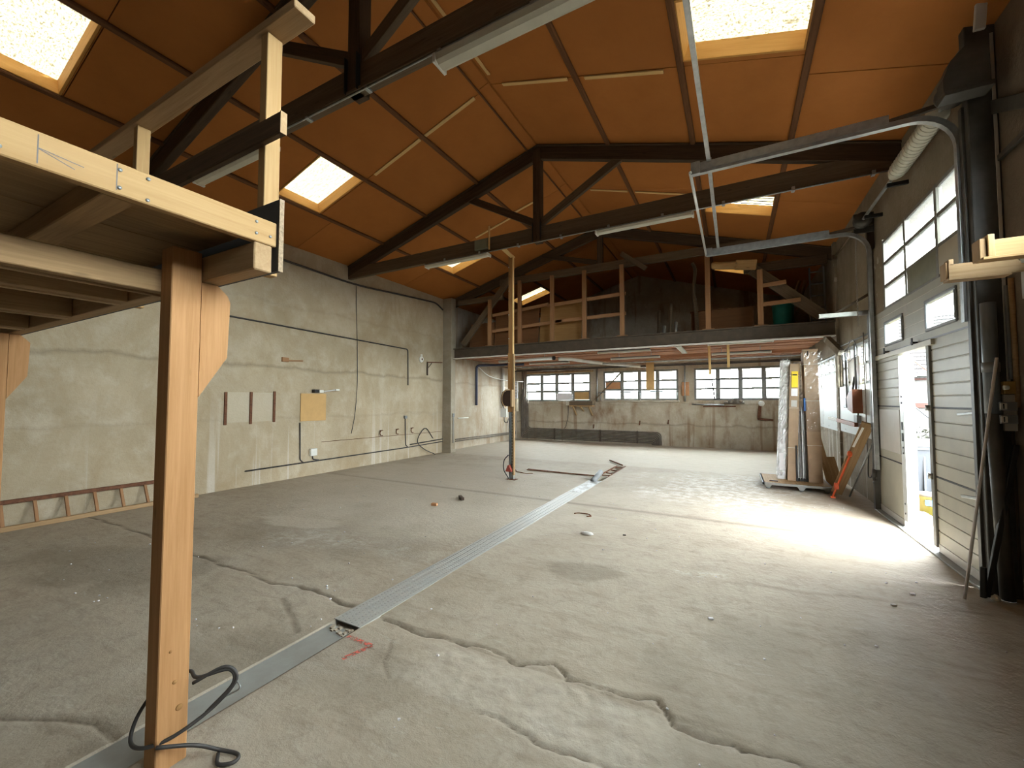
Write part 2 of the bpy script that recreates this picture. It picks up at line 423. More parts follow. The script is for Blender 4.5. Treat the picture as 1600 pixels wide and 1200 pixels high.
class Join:
    """many small solid bits joined into ONE part"""
    def __init__(s): s.V = []; s.F = []
    def add(s, V, F):
        b = len(s.V); s.V += [tuple(p) for p in V]; s.F += [tuple(i + b for i in f) for f in F]; return s
    def box(s, x0, x1, y0, y1, z0, z1):
        V = [(x, y, z) for x in (x0, x1) for y in (y0, y1) for z in (z0, z1)]
        return s.add(V, [(0, 1, 3, 2), (4, 6, 7, 5), (0, 4, 5, 1), (2, 3, 7, 6), (0, 2, 6, 4), (1, 5, 7, 3)])
    def tube(s, pts, r, n=6, closed=False): return s.add(*tube_geo(pts, r, n, True, closed))
    def done(s, name, mat, parent=None, smooth=False):
        o0 = Vector(s.V[0]) if parent is None else Vector((0, 0, 0))
        me = pymesh(name, [Vector(p) - o0 for p in s.V], s.F, smooth)
        return link(name, me, mat, parent, Matrix.Translation(o0))

# roof
XR, ZR, SL = -3.1, 6.33, .295
def roofz(x): return ZR - SL * abs(x - XR)
def roofp(side, d, y, off=0.):
    n = Vector((side * SL, 0, 1)).normalized()
    return Vector((XR + side * d, y, ZR - SL * d)) + n * off

def holed_wall(name, axis, pos, thick, u0, u1, z0, z1, holes, mat, extra_u=(), roof=False):
    """wall slab in the plane axis=pos with rectangular openings; holes are (u0,u1,z0,z1)"""
    us = sorted({u0, u1, *[h[0] for h in holes], *[h[1] for h in holes], *extra_u}); zs = sorted({z0, z1, *[h[2] for h in holes], *[h[3] for h in holes]})
    def P(u, z, w):
        if roof and axis == 'Y': z = min(z, roofz(u) + .12)
        return (w, u, z) if axis == 'X' else (u, w, z)
    inside = lambda u, z: any(h[0] < u < h[1] and h[2] < z < h[3] for h in holes)
    V = []; F = []; idx = {}
    def vid(u, z, w):
        k = (u, z, w)
        if k not in idx: idx[k] = len(V); V.append(P(u, z, w))
        return idx[k]
    A, B = pos, pos + thick
    solid = {}
    for i in range(len(us) - 1):
        for j in range(len(zs) - 1): solid[i, j] = not inside((us[i] + us[i + 1]) / 2, (zs[j] + zs[j + 1]) / 2)
    for (i, j), s_ in solid.items():
        if not s_: continue
        a, b, c_, d = us[i], us[i + 1], zs[j], zs[j + 1]
        for w in (A, B): F.append((vid(a, c_, w), vid(b, c_, w), vid(b, d, w), vid(a, d, w)))
        for di, dj, e in ((-1, 0, ((a, c_), (a, d))), (1, 0, ((b, c_), (b, d))), (0, -1, ((a, c_), (b, c_))), (0, 1, ((a, d), (b, d)))):
            if not solid.get((i + di, j + dj), False):
                (p, q), (r_, s2) = e; F.append((vid(p, q, A), vid(r_, s2, A), vid(r_, s2, B), vid(p, q, B)))
    me = pymesh(name, V, F)
    bm = bmesh.new(); bm.from_mesh(me); bmesh.ops.recalc_face_normals(bm, faces=bm.faces); bm.to_mesh(me); bm.free()
    return tag(link(name, me, mat), kind='structure')

# ------------------------------------------------------------------ floor with trench, cracks and stains
CH0, CH1 = -2.61, -2.37
def lines(*segs):
    out = []
    for a, b, st in segs: out += list(np.arange(a, b - 1e-6, st))
    return out
xs = lines((-8.6, -5., .12), (-5., -3.7, .06), (-3.7, 1.0, .016), (1.0, 2.4, .07)) + [2.4, CH0 - .001, CH0 + .001, CH1 - .001, CH1 + .001]
ys = lines((-6., .4, .3), (.4, .6, .05), (.6, 1.5, .016), (1.5, 2.75, .0125), (2.75, 5.2, .045), (5.2, 11., .09), (11., 16., .3)) + [16., 8.15, 8.152, 10.3, 10.302]
xs = np.array(sorted(set(np.round(xs, 4)))); ys = np.array(sorted(set(np.round(ys, 4))))
GX, GY = np.meshgrid(xs, ys)
rng = np.random.default_rng(3)
def vnoise(x, y, sc, seed):
    r_ = np.random.default_rng(seed).random((256, 256)); x = x * sc + 40; y = y * sc + 40
    xi = np.floor(x).astype(int); yi = np.floor(y).astype(int); fx = x - xi; fy = y - yi
    fx = fx * fx * (3 - 2 * fx); fy = fy * fy * (3 - 2 * fy); g = lambda a, b: r_[a % 256, b % 256]
    return (g(xi, yi) * (1 - fx) + g(xi + 1, yi) * fx) * (1 - fy) + (g(xi, yi + 1) * (1 - fx) + g(xi + 1, yi + 1) * fx) * fy
def fbm(x, y, sc, seed): return sum(vnoise(x, y, sc * 2 ** k, seed + k) / 2 ** (k + 1) for k in range(4))
def pdist(poly, jx=0.):
    D = np.full(GX.shape, 9.); X = GX + (fbm(GX, GY, 6., 71) - .47) * jx; Y = GY + (fbm(GX, GY, 6., 81) - .47) * jx
    for (ax, ay), (bx, by) in zip(poly, poly[1:]):
        dx, dy = bx - ax, by - ay; t_ = np.clip(((X - ax) * dx + (Y - ay) * dy) / (dx * dx + dy * dy), 0, 1)
        D = np.minimum(D, np.hypot(X - ax - t_ * dx, Y - ay - t_ * dy))
    return D
def sm(a, b, x): t_ = np.clip((x - a) / (b - a), 0, 1); return t_ * t_ * (3 - 2 * t_)
crA = [(-2.32, 2.3), (-2.04, 2.26), (-1.93, 2.25), (-1.77, 2.28), (-1.63, 2.3), (-1.5, 2.32), (-1.31, 2.31), (-1.21, 2.28), (-1.0, 2.39), (-.94, 2.35), (-.87, 2.28), (-.71, 2.31), (-.55, 2.35), (-.39, 2.38), (-.34, 2.32), (-.3, 2.23), (-.13, 2.22), (.22, 2.24), (.9, 2.25), (1.9, 2.27)]
crB = [(-7.9, 2.29), (-6.11, 2.3), (-4.92, 2.26), (-4.43, 2.26), (-3.88, 2.26), (-3.61, 2.25), (-3.38, 2.33), (-3.07, 2.3), (-2.66, 2.28)]
crC = [(-1.16, 1.82), (-1.06, 1.84), (-.98, 1.84), (-.84, 1.81), (-.72, 1.84), (-.63, 1.85), (-.52, 1.84), (-.41, 1.83)]
crD = [(-2.05, 2.1), (-1.97, 1.98), (-1.93, 1.91), (-1.88, 1.86), (-1.79, 1.81)]
crE = [(-.02, 4.2), (.46, 4.24), (.9, 4.37), (1.3, 4.43), (1.8, 4.5)]
crF = [(-3.7, .5), (-3.29, .66), (-3.12, .75), (-2.97, .82), (-2.82, .87), (-2.61, .88)]
crG = [(-3.26, 2.11), (-3.01, 2.01), (-2.71, 1.87)]
crJ = [(-8.1, 6.22), (-2.6, 6.2), (1.85, 6.19)]
dA, dB, dC = pdist(crA, .11), pdist(crB, .10), pdist(crC, .12)
dD, dE, dF, dG, dJ = pdist(crD, .04), pdist(crE, .06), pdist(crF, .03), pdist(crG, .05), pdist(crJ, .0)
wide = .35 + 1.3 * vnoise(GX, GY, 7., 9) ** 1.6
Z = (fbm(GX, GY, .8, 5) - .47) * .008
Z -= .015 * np.exp(-(dA / (.011 * wide)) ** 2) * sm(.35, -.2, GX) + .008 * np.exp(-(dA / .012) ** 2)
low = sm(.16, .0, dA) * (GY < 2.3) * sm(.3, -.3, GX)         # broken, sunken lip in front of the crack
rubble = fbm(GX, GY, 14., 15)
worn = (sm(2.30, 2.2, GY) * sm(1.78, 1.88, GY) * sm(-2.0, -1.5, GX) * sm(.1, -.3, GX)) * sm(.3, .6, fbm(GX, GY, 1.6, 25) + .12)
Z += (rubble - .47) * .018 * worn - .008 * low
Z -= .012 * np.exp(-(dB / (.014 * wide)) ** 2) * sm(-3.9, -3.5, GX) + .006 * np.exp(-(dB / .02) ** 2)
Z -= .016 * np.exp(-(dC / (.011 * wide)) ** 2) + .005 * np.exp(-(dD / .008) ** 2) + .005 * np.exp(-(dG / .02) ** 2) + .008 * np.exp(-(dF / .02) ** 2)
crack = np.exp(-(dA / (.0065 * wide)) ** 2) + .9 * np.exp(-(dB / (.016 * wide)) ** 2) + .8 * np.exp(-(dC / (.007 * wide)) ** 2) + .5 * np.exp(-(dD / .008) ** 2) + .8 * np.exp(-(dE / .022) ** 2) * .6 + np.exp(-(dF / .009) ** 2) * .8 + .5 * np.exp(-(dG / .025) ** 2) + .55 * np.exp(-(dJ / .04) ** 2)
def blob(x, y, rx, ry, rot=0., edge=.5, seed=1, amp=.8):
    c_, s_ = math.cos(rot), math.sin(rot); u = ((GX - x) * c_ + (GY - y) * s_) / rx; w = (-(GX - x) * s_ + (GY - y) * c_) / ry
    return sm(1. + edge * .5, 1. - edge * .5, np.hypot(u, w) + (fbm(GX, GY, 2.2, seed) - .47) * amp * 2)
dark = np.clip(blob(-5.4, 1.75, 1.0, .42, .2, .5, 41) * .5 + blob(-4.3, 3.3, 1.4, .45, .15, .9, 42) * .4 + blob(-1.25, 3.85, .38, .22, .1, .35, 43) * .55
               + blob(.7, 2.7, .9, .9, 0, 1., 44) * .4 + blob(-.05, 1.75, .5, .28, 0, .5, 45) * .5 + blob(-2.9, 1.4, .5, .35, .3, .8, 46) * .35 + blob(-2.2, 1.75, .6, .3, 0, .8, 47) * .3, 0, 1)
pale = np.clip(blob(-5.0, 3.52, .55, .2, .25, .2, 51, .5) + blob(-5.6, 3.5, .22, .08, .4, .2, 52) + worn * .35 + sm(10.25, 10.5, GY) * .55 + blob(-4.8, 6.6, 3.2, 2.6, .2, 1., 54, .5) * .75 + blob(-3.8, 4.4, 1.6, .9, .2, .9, 55) * .4, 0, 1)  # pale patches; broad blobs left of the trench stand in for missing light
white = np.clip(blob(-.2, 8.6, 1.3, 1.5, 0, 1., 61) * .75 + blob(-4.2, 3.2, .8, .3, .2, .8, 62) * .4 + blob(-.3, 4.25, .25, .06, .2, .5, 63) * .6 + worn * .12, 0, 1)
ins = (GX > CH0) & (GX < CH1)
Z = np.where(ins & (GY < 8.151), -.045, np.where(ins & (GY < 10.301), -.13, Z))
nx, ny = len(xs), len(ys)
idx = np.arange(nx * ny).reshape(ny, nx)
quads = np.stack([idx[:-1, :-1], idx[:-1, 1:], idx[1:, 1:], idx[1:, :-1]], -1).reshape(-1, 4)
me = bpy.data.meshes.new('floor')
me.vertices.add(nx * ny); me.vertices.foreach_set('co', np.stack([GX, GY, Z], -1).ravel().astype(np.float32))
me.loops.add(quads.size); me.loops.foreach_set('vertex_index', quads.ravel().astype(np.int32))
me.polygons.add(len(quads)); me.polygons.foreach_set('loop_start', np.arange(0, quads.size, 4).astype(np.int32))
me.update(calc_edges=True); me.polygons.foreach_set('use_smooth', np.ones(len(quads), bool))
for nm, arr in (('crack', np.clip(crack, 0, 1)), ('dark', dark), ('pale', pale), ('white', white)):
    me.attributes.new(nm, 'FLOAT', 'POINT').data.foreach_set('value', arr.ravel().astype(np.float32))
floor = tag(link('floor', me, 'floor'), kind='structure')
# red spray mark on the concrete (flat paint)
t = NT('red_spray', .8); k_ = t.ramp(t.noise(None, 40., 4.), (.42, 0.), (.6, 1.))
t.col((.62, .13, .09)); t.L.new(k_, t.b.inputs['Alpha']); M['spray'] = t.m
J = Join()
for a, b in (((-2.34, 1.985), (-2.11, 1.985)), ((-2.11, 1.985), (-2.17, 1.80))):
    a, b = Vector(a), Vector(b); d = (b - a).normalized(); n_ = Vector((-d.y, d.x)) * .017
    J.add([(p.x, p.y, .006) for p in (a - n_, b - n_, b + n_, a + n_)], [(0, 1, 2, 3)])
J.done('paint_mark', 'spray', floor)

# ------------------------------------------------------------------ walls
holed_wall('wall_left', 'X', -8.1, -.4, -6., 10.37, 0, 5.1, [], 'wall_left')
holed_wall('wall_left_inner', 'X', -8.25, -.3, 10.37, 15.7, 0, 5.1, [], 'wall_deep')
WB = [(-7.83, -4.97, 1.60, 2.74), (-4.45, -1.74, 1.64, 2.76), (-1.22, 1.62, 1.64, 2.76)]
holed_wall('wall_back', 'Y', 15.7, .3, -8.3, 2.0, 0, 6.6, WB, 'wall_back', (XR,), True)
SWN = [(8.25, 10.38, 1.89, 2.62), (10.68, 13.35, 1.89, 2.60)]
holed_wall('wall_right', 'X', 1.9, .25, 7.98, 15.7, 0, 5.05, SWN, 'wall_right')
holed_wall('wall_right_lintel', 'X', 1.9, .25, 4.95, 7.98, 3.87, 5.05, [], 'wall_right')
ADDED_WIN = [(.2, 4.2, 2.85, 3.85)]  # opening for the added, unseen window strip
holed_wall('wall_right_inner', 'X', 2.02, .25, -6., 4.95, 0, 5.05, ADDED_WIN, 'wall_dark')
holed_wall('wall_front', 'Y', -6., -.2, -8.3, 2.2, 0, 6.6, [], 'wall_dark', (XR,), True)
pil = thing('pilaster', 'square grey concrete pilaster against the long concrete wall, under the loft beam end', 'pilaster', (-7.9, 10.5, 0), None, 'structure')
box('shaft', -8.1, -7.77, 10.37, 10.60, 0, 4.86, 'pilaster', pil, .008)
box('plinth', -8.1, -7.755, 10.36, 10.61, 0, .10, 'pilaster', pil, .008)
box('pilaster', 1.855, 1.9, 10.42, 10.62, 0, 4.9, 'wall_right', tag(thing('wall_pier', 'shallow concrete pier below the loft beam beside the side windows', 'pier', (1.8, 10.5, 0)), kind='structure'), .005)

# ------------------------------------------------------------------ roof: panels, purlins, slats, ridge board
ceil = thing('ceiling', None, None, (0, 0, 0), None, 'structure')
BAYS = [(.0, 1.32), (1.32, 2.62), (2.62, 3.85), (3.85, 5.2)]
SKYL = [(-3.9, -3.0), (.72, 1.60), (4.18, 5.05), (8.42, 9.32), (12.76, 13.64)]  # first one repeats the bay rhythm out of view, added for light
SKYR = [(-3.9, -3.0), (.05, .95), (4.17, 5.0), (8.42, 9.30), (12.76, 13.64)]  # first two are added outside the view to light post and floor
def slab_piece(name, side, d0, d1, y0, y1, mat, off, th, parent):
    c_ = (roofp(side, d0, y0, off) + roofp(side, d1, y1, off)) / 2
    a = roofp(side, d0, (y0 + y1) / 2, off + th / 2); b = roofp(side, d1, (y0 + y1) / 2, off + th / 2)
    n_ = Vector((side * SL, 0, 1))
    return bar(name, a, b, abs(y1 - y0), th, mat, parent, n_, .002)
for side, sky in ((-1, SKYL), (1, SKYR)):
    for bi, (d0, d1) in enumerate(BAYS):
        ys_ = [-6.1, -4.9, -1.7, 1.62, 5.08, 8.3, 11.6, 15.9]
        if bi == 3: ys_ = [-6.1, -3.0, .3, 2.8, 5.38, 8.6, 12., 15.9]
        segs = list(zip(ys_, ys_[1:]))
        if bi == 2:
            for s0, s1 in sky:
                new = []
                for a, b in segs:
                    if s1 <= a or s0 >= b: new.append((a, b)); continue
                    if s0 - a > .012: new.append((a, s0))
                    if b - s1 > .012: new.append((s1, b))
                segs = new
        for a, b in segs:
            slab_piece('panel', side, d0 + (0. if bi == 0 else .004), d1 - .004, a + .004, b - .004, 'panel', random.uniform(0, .004), .02, ceil)
    for k_, (d0, d1) in enumerate(((-.03, 2.655), (3.815, 5.35))): slab_piece('roof_deck', side, d0, d1, -6.2, 15.95, 'old', .024, .02, ceil)
    edges = [-6.2] + [q for s_ in sky for q in s_] + [15.95]
    for a, b in zip(edges[::2], edges[1::2]): slab_piece('roof_deck', side, 2.65, 3.82, a, b, 'old', .024, .02, ceil)
    for d in (1.32, 2.62, 3.85):
        for a, b in ((-6., 2.65), (2.65, 6.75), (6.75, 10.75), (10.75, 15.7)):
            p = roofp(side, d, a, .0); q = roofp(side, d + random.uniform(-.015, .015), b, .0)
            bar('purlin', p, q, .075, .07, 'purlin', ceil, (side * SL, 0, 1), .012)
for a, b in ((-6., 5.0), (5.01, 8.2), (8.21, 15.7)):
    bar('ridge_board', roofp(-1, .09, a, -.008), roofp(-1, .09, b, -.008), .16, .018, 'panel', ceil, (-SL, 0, 1), .002)
bar('batten', roofp(-1, .2, -6, -.012), roofp(-1, .2, 15.7, -.012), .025, .03, 'purlin', ceil, (-SL, 0, 1))
for side, d0, d1, y in ((-1, .3, 1.27, 5.08), (-1, 1.37, 2.42, 5.08), (1, .2, 1.2, 5.08), (1, 1.44, 2.43, 5.1), (-1, .8, 1.27, 8.2), (-1, 1.37, 2.4, 8.3), (1, .45, 1.25, 8.48), (1, 1.4, 2.4, 8.48)):
    bar('slat', roofp(side, d0, y, -.012), roofp(side, d1, y + random.uniform(-.02, .02), -.012), .06, .02, 'slat', ceil, (side * SL, 0, 1))
bar('slat', roofp(1, .1, 3.6, -.012), roofp(1, .1, 4.86, -.012), .05, .02, 'slat', ceil, (SL, 0, 1))

# skylights
def skylight(side, y0, y1, label):
    d0, d1 = 2.66, 3.81; H = .20
    t_ = thing('skylight', label, 'skylight', roofp(side, (d0 + d1) / 2, (y0 + y1) / 2), 'timber framed roof lights')
    n_ = Vector((side * SL, 0, 1)).normalized()
    for d, dy in ((d0, 1), (d1, -1)):
        bar('frame_board', roofp(side, d, y0, H / 2 - .01), roofp(side, d, y1, H / 2 - .01), .025, H, 'sky_frame', t_, n_)
    for y in (y0 + .0125, y1 - .0125):
        bar('frame_board', roofp(side, d0, y, H / 2 - .01), roofp(side, d1, y, H / 2 - .01), .025, H, 'sky_frame', t_, n_)
    # corrugated sheet, waves across the fall
    V = []; F = []; nw, A = 50, .018
    u0, u1 = d0 - .05, d1 + .05; a, b = y0 - .04, y1 + .04
    for i in range(nw + 1):
        y = a + (b - a) * i / nw; w = A * math.sin(2 * math.pi * (y - a) / .13)
        V += [roofp(side, u0, y, H + .01 + w), roofp(side, u1, y, H + .01 + w)]
    F = [(2 * i, 2 * i + 1, 2 * i + 3, 2 * i + 2) for i in range(nw)]
    c_ = roofp(side, (d0 + d1) / 2, (y0 + y1) / 2, H)
    link('corrugated_sheet', pymesh('sheet', [p - c_ for p in V], F, True), 'sheet', t_, Matrix.Translation(c_))
    portal(roofp(side, (d0 + d1) / 2, (y0 + y1) / 2, H + .06), -n_, 1.15, y1 - y0)
SLAB = ['unseen added roof light behind the platform, over the long wall', 'leaf-stained corrugated roof light above the timber platform', 'square corrugated roof light in the first bay beside the platform corner post', 'roof light half hidden behind the short strip lamp on the second truss', 'small roof light over the loft near the plywood sheet']
SRAB = ['unseen added roof light far behind the projecting boards', 'unseen added roof light high over the projecting boards', 'large bright corrugated roof light above the door track hanger', 'sliver of roof light showing under the second truss chord', 'roof light at the dark end of the loft']
for (a, b), l in zip(SKYL, SLAB): skylight(-1, a, b, l)
for (a, b), l in list(zip(SKYR, SRAB)): skylight(1, a, b, l)

# ------------------------------------------------------------------ roof trusses
def truss(y, label, loft=False):
    t_ = thing('roof_truss', label, 'truss', (XR, y, 4.5), 'timber roof trusses')
    th = .09
    if not loft:
        for s_ in (-1, 1): box('bottom_chord', XR if s_ > 0 else -8.12, 1.95 if s_ > 0 else XR, y - th / 2, y + th / 2, 4.53, 4.79, 'old_grey', t_, .01)
        box('king_post', XR - .075, XR + .075, y - .075, y + .075, 4.5, 6.22, 'old', t_, .008)
        for s_, z0 in ((-1, 4.87), (1, 4.85)):
            bar('brace', (XR + s_ * .05, y, z0), (XR + s_ * 1.5, y, 5.66), .07, .13, 'old' if s_ < 0 else 'old_grey', t_)
        for s_ in (-1, 1): bar('strap', (XR + s_ * .079, y - .08, 4.5), (XR + s_ * .079, y - .08, 4.85), .006, .05, 'black', t_, (0, 1, 0))
    for s_ in (-1, 1):
        a = roofp(s_, .0, y, -.135); b = roofp(s_, 5.15, y, -.135)
        bar('rafter', a, b, .1, .25, 'old', t_, (s_ * SL, 0, 1), .01)
        bar('rafter_cap', roofp(s_, .0, y, -.02), roofp(s_, 5.15, y, -.02), .14, .03, 'old', t_, (s_ * SL, 0, 1), .01)
    return t_
truss(2.65, 'dark roof truss crossing overhead, with the long strip lamp under its chord')
truss(6.75, 'dark roof truss with king post and two braces at mid hall')
tl = truss(10.75, 'dark roof truss standing over the loft beam', True)
bar('tie_beam', (-6.2, 10.72, 5.20), (1.8, 10.72, 5.20), .09, .2, 'old_grey', tl)
box('tie_beam', -7.75, -6.1, 10.68, 10.78, 4.68, 4.84, 'old_grey', tl, .01)
box('tie_beam', .25, 1.8, 10.68, 10.78, 4.52, 4.72, 'old', tl, .01)
bar('brace', (-7.55, 10.70, 3.40), (-5.85, 10.70, 5.28), .08, .19, 'old_grey', tl)
bar('brace', (1.68, 10.70, 3.40), (.42, 10.70, 4.60), .08, .24, 'old_grey', tl)
box('king_post', XR - .07, XR + .07, 10.68, 10.82, 5.25, 6.2, 'old', tl)
bar('brace', (XR - .1, 10.72, 5.35), (XR - 1.7, 10.72, 5.8), .07, .12, 'old', tl)
bar('brace', (-2.52, 10.66, 5.46), (-1.9, 10.66, 4.96), .06, .12, 'old_grey', tl)

# wiring trunking and lamps under the chords
def lamp(x0, x1, y, z, label, group, along='X', ends=True, w=.13, h=.085):
    c_ = (x0 + x1) / 2
    if along == 'X': t_ = thing('strip_lamp', label, 'lamp', (c_, y, z), group)
    else: t_ = thing('strip_lamp', label, 'lamp', (y, c_, z), group)
    def bx(name, a0, a1, b0, b1, z0, z1, mat):
        if along == 'X': return box(name, a0, a1, y + b0, y + b1, z0, z1, mat, t_, .006)
        return box(name, y + b0, y + b1, a0, a1, z0, z1, mat, t_, .006)
    bx('housing', x0 + .02, x1 - .02, -w * .36, w * .36, z + h * .55, z + h, 'grey_plastic')
    poly = [(-w / 2, z + h * .6), (-w * .42, z + h * .18), (-w * .22, z), (w * .22, z), (w * .42, z + h * .18), (w / 2, z + h * .6)]
    if along == 'X': prism('diffuser', [(y + a, b) for a, b in poly], 'X', x0 + .015, x1 - .015, 'lamp', t_)
    else: prism('diffuser', [(y + a, b) for a, b in poly], 'Y', x0 + .015, x1 - .015, 'lamp', t_)
    if z < 2.95:
        for a in (x0 + .25, x1 - .25):
            p = (a, y, z + h * .9) if along == 'X' else (y, a, z + h * .9)
            rod('hanger', p, (p[0], p[1], 3.075), .008, 'galv', t_, 6)
    if ends:
        for a0, a1 in ((x0, x0 + .03), (x1 - .03, x1)): bx('end_cap', a0, a1, -w / 2 - .004, w / 2 + .004, z - .003, z + h * .7, 'white')
    return t_
G1 = 'strip lamps under the truss chords'
lamp(-6.06, -4.42, 2.65, 4.40, 'ivory strip lamp behind the platform railing upright', G1)
lamp(-2.14, -.50, 2.65, 4.40, 'long ivory strip lamp closest overhead, under the first truss chord', G1, w=.16, h=.11)
lamp(-5.70, -4.13, 6.72, 4.42, 'strip lamp in front of a roof light, beside the wooden pole head', G1)
lamp(-2.01, -.48, 6.72, 4.42, 'strip lamp below the king post truss, by the door track end', G1)
for y, xa, xb, lab in ((2.62, -6.0, 1.9, 'thin metal cable trunking under the first truss chord'), (6.70, -5.7, 1.85, 'thin metal cable trunking under the second truss chord')):
    t_ = thing('cable_trunking', lab, 'trunking', (xa, y, 4.5), 'cable trunkings under the chords')
    bar('channel', (xa, y, 4.515), (xb, y, 4.515), .10 if y < 3 else .05, .03, 'old_grey', t_)
    rod('cable', (xa, y - .03, 4.49), (xb, y - .03, 4.49), .009, 'galv', t_, 6)
    for k in range(9): box('clip', xa + .5 + k * .85, xa + .54 + k * .85, y - .045, y + .03, 4.478, 4.535, 'galv', t_)
jb = thing('junction_box', 'square grey box on the second truss chord above the short strip lamp', 'junction box', (-4.2, 6.68, 4.6))
box('casing', -4.43, -4.13, 6.645, 6.70, 4.56, 4.76, 'green_panel', jb); box('lid', -4.42, -4.14, 6.635, 6.648, 4.57, 4.75, 'green_panel', jb)
tag(bar('upright_lath', (-4.09, 6.64, 4.52), (-4.09, 6.64, 4.98), .03, .025, 'slat', None), 'thin upright lath beside the grey box on the truss chord', 'lath')

# ------------------------------------------------------------------ loft at the far end
loft = thing('loft', 'storage loft across the far end on a dark steel beam', 'loft', (-3, 10.6, 2.93))
J = Join().box(-7.76, 1.895, 10.53, 10.545, 2.96, 3.24)
J.box(-7.76, 1.895, 10.45, 10.63, 3.235, 3.26).done('beam_web', 'steel_dark', loft)
box('beam_flange', -7.76, 1.895, 10.45, 10.63, 2.935, 2.96, 'white', loft)
y = 10.66
while y < 15.6:
    w = random.choice((.17, .19, .2)); dz = random.choice((0, 0, .02, .035))
    x0 = random.uniform(-8.23, -8.2)
    box('floor_board', x0, 1.72 if y < 10.9 else 1.86, y, y + w, 3.06 + dz, 3.13 + dz, 'lam', loft, .004); y += w + .016
box('loft_joist', -8.2, 1.85, 13.9, 14.0, 2.98, 3.06, 'lam', loft, .006)
box('loft_deck', -8.22, 1.87, 10.64, 15.66, 3.19, 3.235, 'ply_dark', loft)
for k, (x, zt) in enumerate(((-6.46, 4.68), (-5.44, 5.12), (-4.42, 5.12), (-3.485, 5.12), (-2.48, 5.12), (-.49, 5.1), (.555, 4.52))):
    box('rail_post', x - .055, x + .055, 10.50, 10.57, 3.262, zt, 'rail_wood', loft)
    box('post_foot', x - .13, x + .13, 10.48, 10.60, 3.26, 3.285, 'rail_wood', loft)
for x0, x1, z0, z1 in ((-6.4, -4.55, 4.20, 4.34), (-4.6, -2.4, 4.30, 4.38), (-6.4, -4.15, 3.72, 3.83), (-4.35, -2.4, 3.83, 3.86), (.6, 1.05, 4.17, 4.2), (.6, 1.3, 3.75, 3.78)):
    bar('guard_rail', (x0, 10.60, z0), (x1, 10.60, z1), .04, .09, 'rail_wood', loft)
LOFT = 3.236
def board(name, x0, x1, y, z1, mat, label, lean=.12, cat='board', th=.02):
    t_ = bar(name, ((x0 + x1) / 2, y, LOFT), ((x0 + x1) / 2, y + lean, z1), th, x1 - x0, mat, None, (1, 0, 0))
    return tag(t_, label, cat)
def upright_board(name, x0, x1, y, z1, mat, label, lean=.12, th=.02, z0=None):
    z0 = LOFT if z0 is None else z0
    d = Vector((0, lean, z1 - z0)); W = Matrix((Vector((1, 0, 0)), d.normalized().cross(Vector((1, 0, 0))), d.normalized())).transposed().to_4x4()
    W.translation = Vector(((x0 + x1) / 2, y + lean / 2, (z0 + z1) / 2 + .004))
    return tag(link(name, bm_box(x1 - x0, th, d.length, .002), mat, None, W), label, 'board')
upright_board('plywood_sheet', -5.0, -3.72, 10.95, 4.42, 'ply', 'pale plywood sheet standing behind the loft guard rail')
upright_board('brown_sheet', -6.55, -5.05, 10.95, 4.36, 'ply_dark', 'red-brown sheet beside the plywood, behind the loft guard rail')
upright_board('dark_sheet', -7.5, -6.6, 10.98, 4.1, 'ply_dark', 'dark brown sheet behind the sloping loft brace')
cb = thing('flat_crate', 'long orange-brown flat crate on the loft floor', 'crate', (-.2, 11.6, LOFT))
box('side_panel', -.93, .46, 11.4, 11.9, LOFT + .002, 3.88, 'ply_dark', cb); box('lid', -.95, .48, 11.38, 11.92, 3.88, 3.90, 'ply_dark', cb)
for i, (x, h, m_) in enumerate(((-1.62, .38, 'galv'), (-1.45, .95, 'old_grey'), (-1.33, .46, 'galv'), (-1.75, .8, 'old'))):
    tag(rod('stored_tube', (x, 11.5, LOFT + .002), (x + .02, 11.56, LOFT + h), .045, m_, None, 10), ('short grey tube standing on the loft, first of the small cluster', 'tall dull tube standing in the loft tube cluster', 'short grey tube standing next to the flat crate', 'dark tube at the back of the loft tube cluster')[i], 'tube', 'tubes standing on the loft')
tag(tube('crooked_branch', smooth_path([(-.78, 11.2, LOFT + .02), (-.8, 11.2, 3.9), (-.84, 11.2, 4.4), (-.80, 11.2, 4.9), (-.86, 11.2, 5.1)]), [.05] * 10 + [.04] * 15, 'old_grey', None, 8), 'crooked dark stick standing in front of the flat crate', 'stick')
tb = thing('teal_barrel', 'teal plastic barrel behind the loft guard rail', 'barrel', (1.06, 11.5, LOFT))
lathe('barrel_body', [(.16, 0), (.19, .02), (.215, .5), (.225, .62), (.21, .64), (.19, .62), (.18, .1)], (1.06, 11.5, LOFT + .003), 'teal', tb)
tube('barrel_rim', [(1.06 + .225 * math.cos(a * .314), 11.5 + .225 * math.sin(a * .314), LOFT + .62) for a in range(20)], .012, 'teal', tb, 6, True)
sk = thing('straw_sack', 'shabby straw-coloured sack next to the teal barrel', 'sack', (1.42, 11.5, LOFT))
lathe('sack_body', [(.10, 0), (.15, .06), (.16, .25), (.12, .45), (.07, .52)], (1.42, 11.55, LOFT + .003), 'straw', sk, 14)
lathe('sack_neck', [(.05, 0), (.08, .1)], (1.42, 11.55, LOFT + .5), 'straw', sk, 10)
ld = thing('metal_ladder', 'dark metal ladder standing at the loft end beside the side wall', 'ladder', (1.75, 11.5, LOFT))
for x in (1.58, 1.84): bar('stile', (x, 11.3, LOFT + .005), (x, 11.45, 4.66), .03, .06, 'grey_plastic', ld)
for k in range(5): rod('rung', (1.58, 11.33 + .03 * k, LOFT + .2 + .28 * k), (1.84, 11.33 + .03 * k, LOFT + .2 + .28 * k), .02, 'galv', ld, 8)
